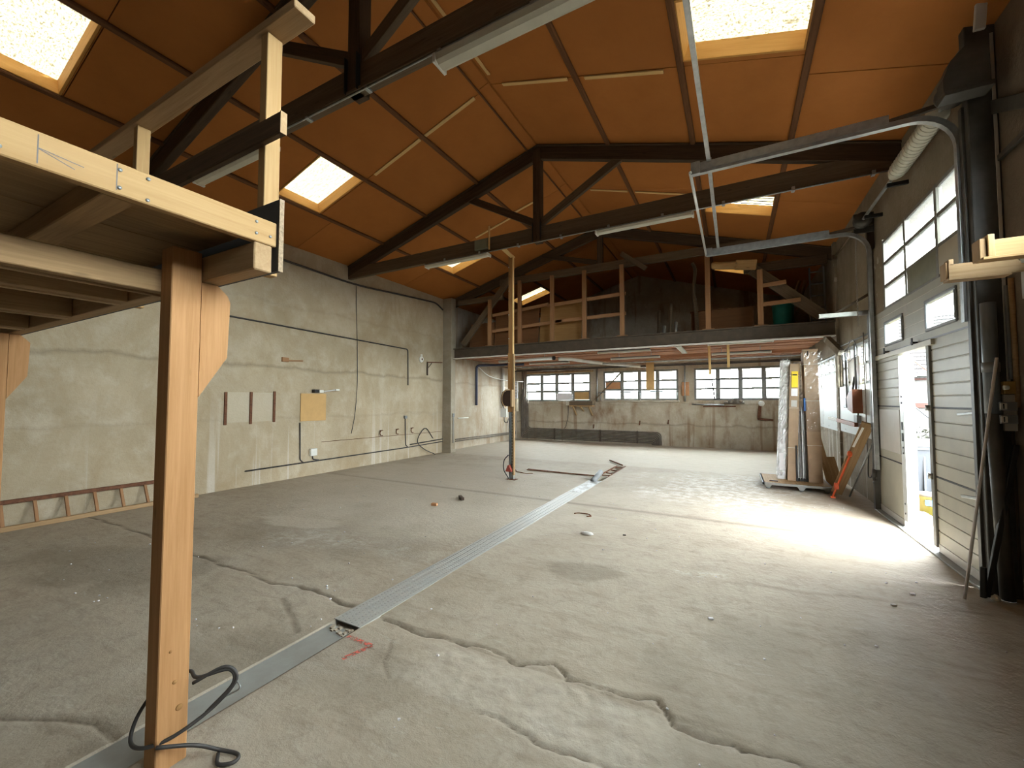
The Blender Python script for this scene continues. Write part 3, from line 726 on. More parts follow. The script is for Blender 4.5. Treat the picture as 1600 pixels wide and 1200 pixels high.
for k, (xa, xb) in enumerate(((1.05, 1.5), (1.25, 1.62))):
    tag(bar('leaning_lath', (xa, 11.9, LOFT + .01), (xb, 12.3, 4.6), .05, .07, 'rail_wood', None), ('brown lath leaning behind the loft brace', 'second brown lath leaning by the metal ladder')[k], 'lath')
lg = thing('timber_log', 'orange rounded timber lying on the loft tie beam, sticking out over the loft', 'timber', (0, 10.4, 4.6))
tube('log', [(-.40, 10.40, 4.72), (-.385, 10.40, 4.72), (-.33, 10.41, 4.715), (.12, 10.43, 4.66)], [.05, .075, .085, .088], 'pine', lg, 14)
bar('squared_end', (.08, 10.43, 4.675), (.50, 10.44, 4.615), .15, .20, 'pine', lg, bev=.015)

# lamps and services under the loft
G2 = 'strip lamps under the loft'
lamp(-3.36, -1.92, 11.3, 2.94, 'strip lamp under the loft nearest the steel beam, with a round holder', G2, w=.10, h=.07)
lamp(-3.28, -1.85, 12.4, 2.86, 'second strip lamp under the loft, above the four-light window with the hanging board', G2, w=.10, h=.07)
lamp(-6.17, -4.72, 12.7, 2.86, 'strip lamp under the loft in front of the four-pane window', G2, w=.10, h=.07)
lamp(-.54, .82, 11.0, 2.95, 'strip lamp under the loft close to the beam, above the cardboard cartons', G2, w=.10, h=.07)
lamp(-.52, .88, 12.5, 2.86, 'strip lamp under the loft behind the two hanging laths', G2, w=.10, h=.07)
lamp(10.8, 12.4, -1.2, 2.94, 'strip lamp set crosswise under the loft', G2, along='Y', w=.14, h=.06)
du = thing('white_duct', 'straight white duct with a black open end under the loft', 'duct', (-5.4, 11.3, 2.88))
rod('duct', (-6.6, 11.35, 2.865), (-4.68, 11.2, 2.875), .05, 'white', du); [rod('hanger', (x, 11.3, 2.9), (x, 11.3, 3.075), .006, 'galv', du, 6) for x in (-6.2, -5.0)]; rod('open_end', (-4.68, 11.2, 2.875), (-4.62, 11.195, 2.875), .058, 'black', du, 14)
tag(tube('bent_duct', smooth_path([(-4.60, 11.45, 2.87), (-4.3, 11.75, 2.87), (-4.05, 12.5, 2.86), (-3.6, 13.6, 2.85), (-2.6, 14.8, 2.8)]), .055, 'white', None, 12), 'white duct bending away below the loft towards the windows', 'duct')
for i, (z, y, x0, x1, m_) in enumerate(((2.83, 13.2, -7.4, 1.7, 'galv'), (2.80, 14.5, -8., 1.8, 'cable'), (2.90, 15.2, -8., 1.8, 'pipe'))):
    tag(rod('ceiling_pipe', (x0, y, z), (x1, y, z), .022, m_, None, 8), ('thin bright pipe running under the whole loft', 'dark thin pipe under the loft, further in', 'brown pipe under the loft along the window wall')[i], 'pipe', 'pipes under the loft')
hb = bar('hanging_board', (-2.42, 14.06, 3.07), (-2.42, 14.08, 1.98), .03, .25, 'ochre', None, (1, 0, 0)); tag(hb, 'orange board hanging from the loft in front of a window', 'board')
tag(bar('hanging_lath', (-.55, 11.8, 3.075), (-.53, 11.8, 2.30), .03, .06, 'slat', None, (1, 0, 0)), 'longer pale lath hanging from the loft', 'lath', 'laths hanging from the loft')
tag(bar('hanging_lath', (-.10, 11.2, 3.075), (-.10, 11.2, 2.42), .03, .06, 'slat', None, (1, 0, 0)), 'shorter pale lath hanging from the loft by the strip lamps', 'lath', 'laths hanging from the loft')

# ------------------------------------------------------------------ windows
def back_window(name, u0, u1, z0, z1, cols, rows, fills=None, label=None):
    t_ = thing(name, label, None, ((u0 + u1) / 2, 15.75, z0), None, 'structure')
    fr = .07
    for a, b, c_, d in ((u0, u1, z0, z0 + fr), (u0, u1, z1 - fr, z1)): box('frame_rail', a, b, 15.72, 15.80, c_, d, 'win_frame', t_)
    for a in (u0, u1 - fr): box('frame_stile', a, a + fr, 15.72, 15.80, z0 + fr, z1 - fr, 'win_frame', t_)
    cw = (u1 - u0 - 2 * fr) / cols; rh = (z1 - z0 - 2 * fr) / rows
    for i in range(1, cols): box('mullion', u0 + fr + cw * i - .065, u0 + fr + cw * i + .065, 15.73, 15.79, z0 + fr, z1 - fr, 'win_frame', t_)
    for j in range(1, rows): box('glazing_bar', u0 + fr, u1 - fr, 15.75, 15.77, z0 + fr + rh * j - .032, z0 + fr + rh * j + .032, 'win_frame', t_)
    for i in range(cols):
        for j in range(rows):
            m_ = (fills or {}).get((i, j), 'glass')
            box('pane', u0 + fr + cw * i + .01, u0 + fr + cw * (i + 1) - .01, 15.757, 15.763 if m_ == 'glass' else 15.775, z0 + fr + rh * j + .004, z0 + fr + rh * (j + 1) - .004, m_, t_, 0)
    portal(((u0 + u1) / 2, 15.95, (z0 + z1) / 2), (0, -1, 0), u1 - u0, z1 - z0)
    return t_
w1 = back_window('window_1', *WB[0], 4, 3, {(3, 0): 'ochre'})
back_window('window_2', *WB[1], 4, 3, {(0, 1): 'orange_board'})
back_window('window_3', *WB[2], 4, 3)
tag(box('white_board', -6.38, -5.72, 15.66, 15.69, 1.66, 1.92, 'paper', None), 'pale board leaning in the third light of the four-pane window', 'board')
box('sill', -4.5, -1.7, 15.60, 15.72, 1.58, 1.635, 'wall_back', tag(thing('trim_1', None, None, (-3, 15.6, 1.6)), kind='structure'))
lin = tag(bar('trim_2', (-7.75, 15.67, 2.79), (-4.85, 15.67, 2.79), .05, .035, 'pine', None), kind='structure')
gb = thing('window_bar', 'thin steel rail across the middle window on two stubs', 'rail', (-3, 15.6, 1.95))
rod('rail', (-4.6, 15.58, 1.94), (-1.7, 15.58, 1.97), .016, 'grey_plastic', gb)
for x in (-4.55, -3.05, -1.75): rod('stub', (x, 15.58, 1.94), (x, 15.70, 1.62), .014, 'grey_plastic', gb)
tag(bar('grey_lath', (-4.7, 15.6, 1.72), (-3.75, 15.65, 2.7), .02, .05, 'old_grey', None), 'grey slat leaning across the corner of the middle window', 'slat')
hk = thing('window_stay', 'black L-shaped stay hanging in the window behind the laths', 'stay', (-.55, 15.6, 2.2))
bar('bar', (-.65, 15.62, 2.32), (-.58, 15.62, 1.68), .015, .03, 'black', hk); bar('foot', (-.62, 15.62, 1.67), (-.35, 15.62, 1.70), .015, .025, 'black', hk); bar('arm', (-.85, 15.62, 2.33), (-.25, 15.62, 2.36), .015, .025, 'black', hk)
tag(box('orange_plaque', -1.62, -1.38, 15.64, 15.68, 1.80, 2.28, 'orange_board', None), 'small upright orange board between the two rear windows', 'board')
bc = thing('wall_bench', 'small wall shelf on wooden brackets below the first rear window', 'shelf', (-5.3, 15.4, 1.4))
box('shelf_top', -5.75, -4.8, 15.35, 15.69, 1.40, 1.44, 'pine', bc)
for x in (-5.6, -5.3, -4.95): bar('bracket', (x, 15.40, 1.40), (x + .06, 15.68, 1.05 if x != -5.3 else 1.22), .05, .06, 'dusty_pine', bc)
ms = box('metal_tray', -5.75, -4.8, 15.4, 15.68, 1.445, 1.60, 'old_grey', None); tag(ms, 'dull grey metal box on the small wall shelf', 'box')
tag(box('socket_box', -5.98, -5.82, 15.64, 15.69, 1.44, 1.6, 'white', None), 'white socket box beside the small wall shelf', 'socket')
tag(tube('socket_wire', smooth_path([(-5.88, 15.67, 1.43), (-5.9, 15.67, 1.0), (-6.0, 15.67, .6), (-6.08, 15.67, .5)]), .011, 'cable', None, 6), 'thin dark wire hanging from the white socket box', 'wire')
for i, x in enumerate((-4.69, -1.52)):
    tag(rod('vertical_conduit', (x, 15.66, 1.6), (x, 15.66, 2.93), .028, 'galv', None), ('grey conduit between the first and middle rear windows', 'grey conduit beside the upright orange board')[i], 'conduit')
va = thing('rusty_valve', 'cluster of old valves on the sill below the third rear window', 'valve', (-.1, 15.5, 1.6))
for dx, r_ in ((-.12, .07), (.05, .09), (.2, .06)): lathe('valve_wheel', [(.02, 0), (r_, .02), (r_, .06), (.02, .08)], (dx, 15.55, 1.6), 'pipe', va, 12, 'Y')
rod('valve_body', (-.3, 15.62, 1.55), (.3, 15.62, 1.55), .04, 'pipe', va)
tag(rod('sill_pipe', (-1.3, 15.65, 1.50), (-.3, 15.65, 1.48), .022, 'galv', None), 'short grey pipe below the third rear window', 'pipe')
tag(bar('rusty_strip', (-.95, 15.66, 1.42), (.05, 15.66, 1.43), .02, .04, 'rust', None), 'rusty strip on the rear wall under the third window', 'strip')
el = thing('stove_elbow', 'brown L-shaped iron bracket on the rear wall by the wrapped panels', 'bracket', (.75, 15.6, 1.3))
bar('upright', (.74, 15.64, 1.45), (.70, 15.64, 1.02), .06, .08, 'rust', el); bar('foot', (.67, 15.64, 1.03), (1.1, 15.64, .99), .06, .06, 'rust', el)
lathe('knob', [(.03, 0), (.09, .02), (.09, .06), (.03, .08)], (.78, 15.55, 1.53), 'white', el, 14, 'Y')
for i, (x, z, L) in enumerate(((-3.1, .72, .16), (-4.85, .55, .15), (-2.1, .78, .16))):
    tag(rod('iron_peg', (x, 15.66, z), (x + .02, 15.66, z + L), .02, 'rust', None), ('rusty peg in the rear wall near the brown stain', 'rusty peg in the rear wall above the pipes', 'rusty peg in the rear wall right of the brown stain')[i].replace(' right of ', ' past '), 'peg')

def side_window(name, y0, y1, z0, z1, cols, rows):
    t_ = thing(name, None, None, (1.95, (y0 + y1) / 2, z0), None, 'structure'); fr = .05
    for c_, d in ((z0, z0 + fr), (z1 - fr, z1)): box('frame_rail', 1.93, 2.0, y0, y1, c_, d, 'win_frame', t_)
    for a in (y0, y1 - fr): box('frame_stile', 1.93, 2.0, a, a + fr, z0 + fr, z1 - fr, 'win_frame', t_)
    cw = (y1 - y0 - 2 * fr) / cols; rh = (z1 - z0 - 2 * fr) / rows
    for i in range(1, cols): box('mullion', 1.94, 1.99, y0 + fr + cw * i - .03, y0 + fr + cw * i + .03, z0 + fr, z1 - fr, 'win_frame', t_)
    for j in range(1, rows): box('glazing_bar', 1.945, 1.985, y0 + fr, y1 - fr, z0 + fr + rh * j - .02, z0 + fr + rh * j + .02, 'win_frame', t_)
    for i in range(cols):
        for j in range(rows): box('pane', 1.962, 1.968, y0 + fr + cw * i + .01, y0 + fr + cw * (i + 1) - .01, z0 + fr + rh * j + .004, z0 + fr + rh * (j + 1) - .004, 'glass', t_, 0)
    portal((2.2, (y0 + y1) / 2, (z0 + z1) / 2), (-1, 0, 0), y1 - y0, z1 - z0)
side_window('window_4', *SWN[0], 4, 2)
side_window('window_5', *SWN[1], 5, 2)

# ------------------------------------------------------------------ the sectional door
door = thing('door_1', None, None, (1.9, 6.5, 0), None, 'structure')
X0, X1 = 1.87, 1.915
def section(y0, y1, z0, z1, grooves):
    """one insulated door section with pressed horizontal grooves, extruded along the door"""
    prof = [(X1, z0)]; prof.append((X0 + .006, z0)); prof.append((X0, z0 + .008))
    for k in range(1, grooves + 1):
        z = z0 + (z1 - z0) * k / (grooves + 1); prof += [(X0, z - .009), (X0 + .008, z - .003), (X0 + .008, z + .003), (X0, z + .009)]
    prof += [(X0, z1 - .008), (X0 + .006, z1), (X1, z1)]
    return prism('door_section', prof, 'Y', y0, y1, 'cream', door)
for z0, z1, g in ((.10, .80, 4), (.805, 1.53, 4), (1.535, 2.27, 5)):
    section(6.98, 7.93, z0, z1, g if z0 > 1.5 else 0); section(5.06, 6.0, z0, z1, g)
# top solid section with two lights
WL = [(6.80, 7.43, 2.39, 2.665), (5.40, 6.05, 2.39, 2.665)]
J = Join()
ysl = [5.06, 5.40, 6.05, 6.80, 7.43, 7.93]; zsl = [2.275, 2.39, 2.665, 2.87]
for i in range(5):
    for j in range(3):
        if j == 1 and i in (1, 3): continue
        J.box(X0, X1, ysl[i], ysl[i + 1], zsl[j], zsl[j + 1])
J.done('door_section', 'cream', door)
J = Join()
for z in (2.36, 2.50, 2.64, 2.78):
    for a, b in ((5.06, 7.93),) if z in (2.36, 2.78) else ((5.06, 5.33), (6.12, 6.73), (7.5, 7.93)): J.box(X0 - .004, X0, a, b, z - .004, z + .004)
J.done('pressed_rib', 'cream_rib', door)
for a, b, c_, d in WL:
    for q in ((a - .035, b + .035, c_ - .035, c_), (a - .035, b + .035, d, d + .035), (a - .035, a, c_, d), (b, b + .035, c_, d)):
        box('window_bezel', X0 - .018, X0 + .01, q[0], q[1], q[2], q[3], 'grey_plastic', door, .008)
    box('window_pane', X1 - .01, X1 - .005, a, b, c_, d, 'glass', door, 0)
# wicket opening: bright alloy jambs and header
box('wicket_jamb', X0 - .01, 1.97, 6.84, 6.98, .10, 2.18, 'alu', door, .004)
box('wicket_jamb', X0 - .02, 1.95, 6.0, 6.075, .06, 2.22, 'win_frame', door, .004)
box('wicket_header', X0 - .03, 1.95, 5.9, 8.0, 2.2, 2.262, 'cream_rib', door, .004)
box('wicket_sill', X0 - .03, 2.02, 6.0, 6.98, .0, .022, 'alu', door, .004)
for z in (.2, .32, .95, 1.02, 1.58, 1.66): lathe('hinge_screw', [(.012, 0), (.012, .006)], (X0 - .018, 6.90, z), 'grey_plastic', door, 10, 'X')
for z in (1.10, 1.24): box('strike_slot', X0 - .014, X0 - .008, 6.885, 6.935, z, z + .1, 'black', door, 0)
for z in (.8, 1.53):
    rod('door_hinge', (X0 - .03, 6.04, z - .03), (X0 - .03, 6.04, z + .03), .022, 'galv', door, 10)
    for a, b in ((5.06, 6.0), (6.98, 7.93)): box('section_seal', X0 - .003, X0 + .02, a, b, z - .006, z + .012, 'black', door, 0)
box('section_seal', X0 - .004, X0 + .02, 5.06, 7.93, 2.262, 2.28, 'grey_plastic', door, 0)
for y0, y1 in ((5.06, 6.0), (6.98, 7.93)): box('bottom_seal', X0 - .005, X1, y0, y1, .02, .105, 'grey_panel', door)
box('threshold', 1.80, 2.05, 5.0, 8.0, -.02, .018, 'plate', door)
bx_ = box('grey_inset', X0 - .012, X0, 7.0, 7.82, .92, 1.49, 'grey_panel', door, .01)
for y in (7.36, 6.36): J = Join().box(X0 - .05, X0, y - .03, y + .03, 2.265, 2.285).box(X0 - .05, X0 - .04, y - .01, y + .02, 2.25, 2.33); J.done('roller_bracket', 'black', door)
for z in (1.49, .745): bar('handle', (X0 - .05, 5.30, z - .01), (X0 - .01, 5.10, z + .01), .03, .025, 'galv', door)
# glazed sections above
gz = [2.875, 3.19, 3.51, 3.84]; gy = [5.08, 5.74, 6.60, 7.42]
for z in (2.885, 3.82): box('glazing_rail', X0, X1, 5.06, 7.45, z - .02, z + .02, 'win_frame', door)
for z in gz[1:3]: box('glazing_rail', X0, X1, 5.06, 7.45, z - .022, z + .022, 'win_frame', door)
for y in (5.075, 5.74, 6.62, 7.43): box('glazing_stile', X0 - .005, X1, y - .028, y + .028, 2.87, 3.84, 'win_frame', door)
box('side_filler', X0, X1, 7.46, 7.96, 2.87, 3.87, 'wall_right', door)
for i in range(3):
    for j in range(3):
        m_ = 'acrylic'
        if j == 0 and i == 1: m_ = 'green_panel'
        if j == 0 and i == 0: m_ = 'beige_panel'
        box('light_panel', X0 + .015 if m_ == 'acrylic' else X0 - .004, X0 + .022, gy[i] + .03, gy[i + 1] - .03, gz[j] + .02, gz[j + 1] - .02, m_, door, 0)
portal((2.1, 6.25, 3.35), (-1, 0, 0), 2.4, 1.)
portal((2.12, 6.46, 1.1), (-1, 0, 0), .85, 2.2)
for a, b, c_, d in WL: portal((2.05, (a + b) / 2, (c_ + d) / 2), (-1, 0, 0), b - a, d - c_)
# unseen window strip added in the near side wall to light post and floor
for k, (a, b) in enumerate(((.2, 4.2),)):
    nw = thing('window_%d' % (6 + k), None, None, (2.1, (a + b) / 2, 2.85), None, 'structure')
    for y in (a, a + .985, a + 1.97, a + 2.955, b - .06): box('mullion', 2.08, 2.14, y, y + .06, 2.85, 3.85, 'win_frame', nw)
    box('glazing_bar', 2.08, 2.14, a, b, 3.33, 3.37, 'win_frame', nw)
    for y in (a + .06, a + 1.045, a + 2.03, a + 3.015): box('pane', 2.105, 2.111, y, y + .92, 2.85, 3.85, 'glass', nw, 0)
    portal((2.35, (a + b) / 2, 3.35), (-1, 0, 0), b - a, 1.)

# door tracks, shaft, springs
def track(y, xend, z, label, grp, zlow):
    t_ = thing('door_track', label, 'track', (1.8, y, z), grp)
    path = [(1.825, y, zlow), (1.825, y, z - .33)]
    for k in range(1, 9):
        a = math.pi / 2 * k / 8; path.append((1.825 - .33 * (1 - math.cos(a)), y, z - .33 + .33 * math.sin(a)))
    path.append((xend, y, z))
    V = []; F = []; sec = [(-.025, .028), (-.025, -.028), (.025, -.028), (.025, .028), (.019, .028), (.019, -.022), (-.019, -.022), (-.019, .028)]
    P = [Vector(p) for p in path]
    for i, p in enumerate(P):
        d = (P[min(i + 1, len(P) - 1)] - P[max(i - 1, 0)]).normalized(); u = Vector((0, 1, 0)); w = u.cross(d).normalized()
        for a, b in sec: V.append(p + w * a + u * b)
    n_ = 8
    for i in range(len(P) - 1):
        for k in range(n_): F.append((i * n_ + k, i * n_ + (k + 1) % n_, (i + 1) * n_ + (k + 1) % n_, (i + 1) * n_ + k))
    F += [tuple(range(n_)), tuple((len(P) - 1) * n_ + k for k in range(n_ - 1, -1, -1))]
    link('rail', pymesh('rail', V, F), 'galv', t_)
    bar('stiffener', (xend, y - .035, z + .05), (1.35, y - .035, z + .05), .004, .09, 'galv', t_)
    box('end_plate', xend - .005, xend + .09, y - .05, y - .03, z - .03, z + .11, 'galv', t_)
    bar('support_strut', (1.35, y, z + .04), (1.88, y, z + .10), .04, .04, 'steel_dark', t_)
    return t_
tr1 = track(5.08, -.38, 4.23, 'near overhead galvanised door track curving into the big dark column', 'overhead door tracks', 2.3)
tr2 = track(7.88, -.37, 4.16, 'far overhead galvanised door track reaching towards the timber log', 'overhead door tracks', .6)
tag(rod('end_tie', (-.39, 5.02, 4.22), (-.38, 7.92, 4.17), .018, 'alu', None), 'thin pale rod joining the ends of the two door tracks', 'rod')
ha = thing('track_hanger', 'slotted angle iron running overhead across both door tracks', 'hanger', (-.2, 5, 4.3))
bar('angle_iron', (-.27, 2.75, 4.62), (-.20, 5.0, 4.31), .04, .005, 'galv', ha); bar('angle_iron', (-.25, 2.75, 4.64), (-.18, 5.0, 4.33), .005, .045, 'galv', ha)
bar('angle_iron', (-.20, 5.0, 4.31), (-.19, 7.9, 4.24), .04, .005, 'galv', ha); bar('angle_iron', (-.18, 5.0, 4.33), (-.17, 7.9, 4.26), .005, .045, 'galv', ha)
bar('drop_strap', (-.19, 7.88, 4.24), (-.19, 7.88, 4.16), .005, .04, 'galv', ha, (1, 0, 0)); bar('drop_strap', (-.19, 5.06, 4.36), (-.19, 5.06, 4.22), .005, .04, 'galv', ha, (1, 0, 0))
sh = thing('torsion_spring', 'thick pale spring tube with shaft and drums above the sectional door', 'spring', (1.75, 6.4, 4.3))
rod('shaft', (1.74, 4.85, 4.30), (1.74, 8.0, 4.30), .02, 'galv', sh)
V = []; tube('spring_coil', [(1.74, 5.15, 4.30), (1.74, 5.2, 4.30), (1.74, 6.3, 4.30), (1.74, 6.42, 4.30)], [.07, .085, .085, .05], 'dusty_pine' if False else 'lamp', sh, 16)
for k in range(16): tube('coil_turn', [(1.74 + .087 * math.cos(a * .5236), 5.22 + .068 * k, 4.30 + .087 * math.sin(a * .5236)) for a in range(12)], .006, 'lamp', sh, 4, True)
for y in (4.9, 7.78): lathe('cable_drum', [(.03, -.05), (.11, -.05), (.11, -.03), (.09, -.02), (.09, .03), (.11, .04), (.11, .06), (.03, .06)], (1.74, y, 4.30), 'column', sh, 18, 'Y')
for y in (6.52, 7.5): bar('bearing_plate', (1.70, y, 4.24), (1.9, y, 4.24), .03, .05, 'black', sh)
box('drum_plate', 1.66, 1.9, 7.9, 7.93, 4.15, 4.45, 'column', sh)
cg = thing('drum_guard', 'dark rounded guard over the near cable drum at the head of the big column', 'guard', (1.7, 4.8, 4.4))
prism('guard_plate', [(1.62, 4.22), (1.62, 4.34), (1.67, 4.48), (1.76, 4.58), (1.9, 4.60), (1.9, 4.22)], 'Y', 4.72, 4.84, 'column', cg)
box('cap', 1.62, 1.92, 4.70, 4.86, 4.18, 4.22, 'column', cg)
tag(bar('pale_patch_board', (1.84, 4.7, 4.66), (1.86, 4.7, 4.90), .03, .07, 'grey_panel', None, (1, 0, 0)), 'small pale offcut wedged above the drum guard', 'offcut')
# guide posts
gp = thing('guide_post', 'dark steel guide post at the far side of the sectional door', 'post', (1.85, 7.95, 0))
box('channel', 1.80, 1.9, 7.93, 8.0, 0, 2.9, 'column', gp); box('upper_post', 1.815, 1.9, 7.92, 7.99, 2.9, 4.2, 'steel_dark', gp)
for z in (.4, 1.2, 2.5): lathe('bolt', [(.012, 0), (.012, .01)], (1.79, 7.96, z), 'galv', gp, 8, 'X')
J = Join().tube([(1.80, 7.9, .45 + .0), (1.79, 7.88, .5), (1.80, 7.9, .6)], .03); J.done('bottom_roller', 'column', gp, True)
br = thing('angle_bracket', 'grey steel bracket with diagonal stay on the wall below the far door track', 'bracket', (1.5, 8.1, 2.95))
bar('arm', (1.23, 8.15, 2.97), (1.9, 8.15, 2.97), .05, .07, 'galv', br); bar('stay', (1.45, 8.18, 3.0), (1.9, 8.18, 3.28), .03, .04, 'steel_dark', br)
ch = thing('hoist_chain', 'thin looped chain hanging beside the far guide post', 'chain', (1.7, 8.0, 3.9))
for k in range(44):
    a = 3.88 - k * .026; d = .008 if k % 2 else 0
    tube('link', [(1.69 + (.008 if k % 2 else 0) * s_, 7.99 + (0 if k % 2 else .008) * s_, a + dz) for s_, dz in ((0, .016), (1, .008), (1, -.008), (0, -.016), (-1, -.008), (-1, .008))], .003, 'rope', ch, 4, True)
bar('hook', (1.69, 7.99, 3.88), (1.70, 7.935, 4.2), .012, .012, 'rope', ch)
dst = thing('wall_stay', 'thin pale stay sloping from the far track to the wall corner', 'stay', (1.6, 8.5, 4.2))
rod('stay', (1.72, 8.0, 4.28), (1.85, 10.4, 4.52), .02, 'old_grey', dst); box('foot', 1.82, 1.9, 10.36, 10.44, 4.48, 4.58, 'old_grey', dst)

# the big near column with its pipe, conduits and switch boxes
co = thing('steel_column', 'wide dark steel column at the near side of the sectional door', 'column', (1.9, 4.95, 0))
box('shaft', 1.835, 2.03, 4.93, 5.03, 0, 4.9, 'column', co, .006)
box('track_angle', 1.815, 1.84, 4.99, 5.045, 0, 4.2, 'column', co)
bar('cover_strip', (1.995, 4.92, 1.75), (1.995, 4.92, 4.75), .008, .022, 'grey_panel', co, (1, 0, 0))
bar('cover_strip', (2.00, 4.915, .2), (2.00, 4.915, 1.7), .01, .012, 'steel_dark', co, (1, 0, 0))
box('base_plate', 1.83, 2.04, 4.92, 5.06, 0, .02, 'steel_dark', co)
dp = thing('down_pipe', 'blue-grey drain pipe with a coupling in front of the big dark column', 'pipe', (1.87, 4.86, 0))
tube('pipe', [(1.872, 4.86, 1.5), (1.872, 4.86, 2.42)], .047, 'drain', dp, 16); tube('lower_pipe', [(1.905, 4.86, .0), (1.872, 4.86, 1.5)], .045, 'column', dp, 16); rod('coupling', (1.872, 4.86, 1.84), (1.872, 4.86, 1.92), .053, 'grey_plastic', dp, 16)
for i, (x, r_, z0, z1, m_) in enumerate(((1.985, .012, 1.78, 2.55, 'grey_plastic'), (2.008, .018, 1.55, 2.60, 'dusty_pine'))):
    tag(rod('wall_conduit', (x, 4.86 - .02 * i, z0), (x - .004, 4.86 - .02 * i, z1), r_, m_, None, 10), ('thin grey conduit above the ochre switch box', 'pale tan conduit right behind the switch boxes')[i].replace(' right', ''), 'conduit')
by = thing('ochre_switch_box', 'small ochre box with a round button, topmost on the switch board', 'switch', (1.95, 4.84, 1.7))
box('casing', 1.92, 1.985, 4.80, 4.86, 1.66, 1.76, 'box_yellow', by); lathe('button', [(.018, 0), (.016, .03)], (1.915, 4.80, 1.71), 'white', by, 12, 'X')
sb_ = thing('switch_board', 'pale board with two grey switches fixed to the big column', 'switch', (1.95, 4.84, 1.5))
box('back_board', 1.925, 2.0, 4.835, 4.865, 1.36, 1.655, 'grey_panel', sb_)
for z in (1.56, 1.455):
    box('switch_body', 1.89, 1.985, 4.79, 4.84, z - .035, z + .035, 'grey_plastic', sb_); box('switch_key', 1.885, 1.925, 4.782, 4.792, z - .025, z + .025, 'white', sb_); box('switch_slot', 1.900, 1.908, 4.778, 4.784, z - .02, z + .02, 'black', sb_)
tag(box('wall_socket', 2.0, 2.02, 4.62, 4.70, 1.24, 1.36, 'grey_panel', None), 'pale socket on the dark wall below the switch board', 'socket')
tag(box('paper_sheet', 2.012, 2.018, 4.30, 4.48, 1.42, 1.92, 'paper', None, 0), 'white paper sheet pinned to the dark near wall', 'paper')
tag(box('pale_wall_plate', 2.0, 2.018, 4.40, 4.70, 2.40, 2.85, 'grey_panel', None), 'pale plate on the dark wall behind the projecting boards', 'plate')
tag(box('dark_wall_door', 1.995, 2.018, 3.4, 4.55, .9, 2.38, 'steel_dark', None), 'dull brown panel on the near wall under the pale plate', 'panel')
# boards projecting from the wall
sb2 = thing('projecting_board', 'upper pale timber bracket projecting from the near wall', 'timber', (1.7, 4.2, 2.65), 'timber brackets on the near wall')
box('plank', 1.60, 2.02, 4.12, 4.20, 2.62, 2.74, 'pine', sb2); box('upright_tab', 1.60, 1.635, 4.11, 4.21, 2.62, 2.78, 'pine', sb2); box('end_block', 1.565, 1.60, 4.13, 4.24, 2.61, 2.76, 'dusty_pine', sb2); box('underlath', 1.57, 2.02, 4.10, 4.20, 2.60, 2.62, 'pine', sb2)
sb3 = thing('projecting_board', 'lower tan timber bracket with a rounded end, below the other bracket', 'timber', (1.6, 4.5, 2.55), 'timber brackets on the near wall')
prism('plank', [(1.50, 2.56), (1.50, 2.67), (1.80, 2.67), (1.86, 2.665), (1.885, 2.635), (1.885, 2.59), (1.86, 2.56)], 'Y', 4.42, 4.50, 'dusty_pine', sb3); box('upright_tab', 1.50, 1.53, 4.42, 4.50, 2.66, 2.71, 'dusty_pine', sb3); box('end_block', 1.485, 1.50, 4.43, 4.53, 2.56, 2.69, 'dusty_pine', sb3); box('underlath', 1.49, 1.83, 4.40, 4.50, 2.54, 2.56, 'dusty_pine', sb3); bar('support', (1.62, 4.52, 2.61), (2.02, 4.52, 2.61), .04, .06, 'dusty_pine', sb3)
wb = thing('wall_bracket', 'black steel cross bar with a diagonal stay beside the column head', 'bracket', (2.0, 4.9, 4.1))
bar('cross_bar', (1.99, 5.10, 4.19), (2.0, 3.6, 3.42), .03, .11, 'column', wb); bar('diagonal_stay', (2.0, 4.90, 3.64), (2.0, 3.9, 3.68), .03, .05, 'column', wb)
tag(rod('white_rod', (1.60, 4.70, .012), (1.862, 4.74, 1.95), .011, 'paper', None, 8), 'thin whitish rod leaning against the switch board', 'rod')
bp_ = thing('black_bar', 'black bar leaning against the foot of the big column', 'bar', (1.77, 4.83, 0))
bar('bar', (1.77, 4.82, .02), (1.985, 4.84, 1.25), .03, .035, 'black', bp_); bar('shoe', (1.745, 4.80, .012), (1.76, 4.82, .25), .035, .035, 'black', bp_)
tag(lathe('white_lump', [(.01, 0), (.03, .01), (.028, .03), (.01, .05)], (1.815, 4.80, 0), 'white', None, 10), 'small white lump on the floor at the foot of the big column', 'debris')

# ------------------------------------------------------------------ timber platform at the near corner
pf = thing('timber_platform', 'timber platform with railing on an orange square post, in the near corner', 'platform', (-2.25, .93, 0))
box('post', -2.305, -2.20, .873, .99, .0, 2.30, 'post_wood', pf, .004)
prism('corbel', [(.992, 1.62), (1.11, 1.815), (1.118, 2.09), (1.105, 2.12), (1.06, 2.162), (.992, 2.162)], 'X', -2.30, -2.203, 'post_wood', pf, 'Z')
box('end_beam', -5.9, -1.787, .995, 1.072, 2.165, 2.285, 'dusty_pine', pf, .005)
box('side_beam', -1.825, -1.785, -2.2, 1.09, 2.287, 2.395, 'pine', pf, .004)
box('inner_beam', -2.36, -2.30, -2.2, .993, 2.10, 2.205, 'deck', pf, .004)
for dx in (0.,): box('beam_lip', -2.375, -2.36, -2.2, .99, 2.09, 2.115, 'dusty_pine', pf)
for y in (-1.4, -.7, -.05, .57): box('joist', -5.9, -1.827, y - .045, y + .045, 2.287, 2.37, 'deck', pf, .004)
for x in (-3.05, -3.9, -4.8): box('inner_beam', x - .04, x + .04, -2.2, .993, 2.16, 2.285, 'deck', pf, .004); box('beam_lip', x - .06, x - .035, -2.2, .99, 2.15, 2.17, 'dusty_pine', pf)
k = 0; x = -5.9
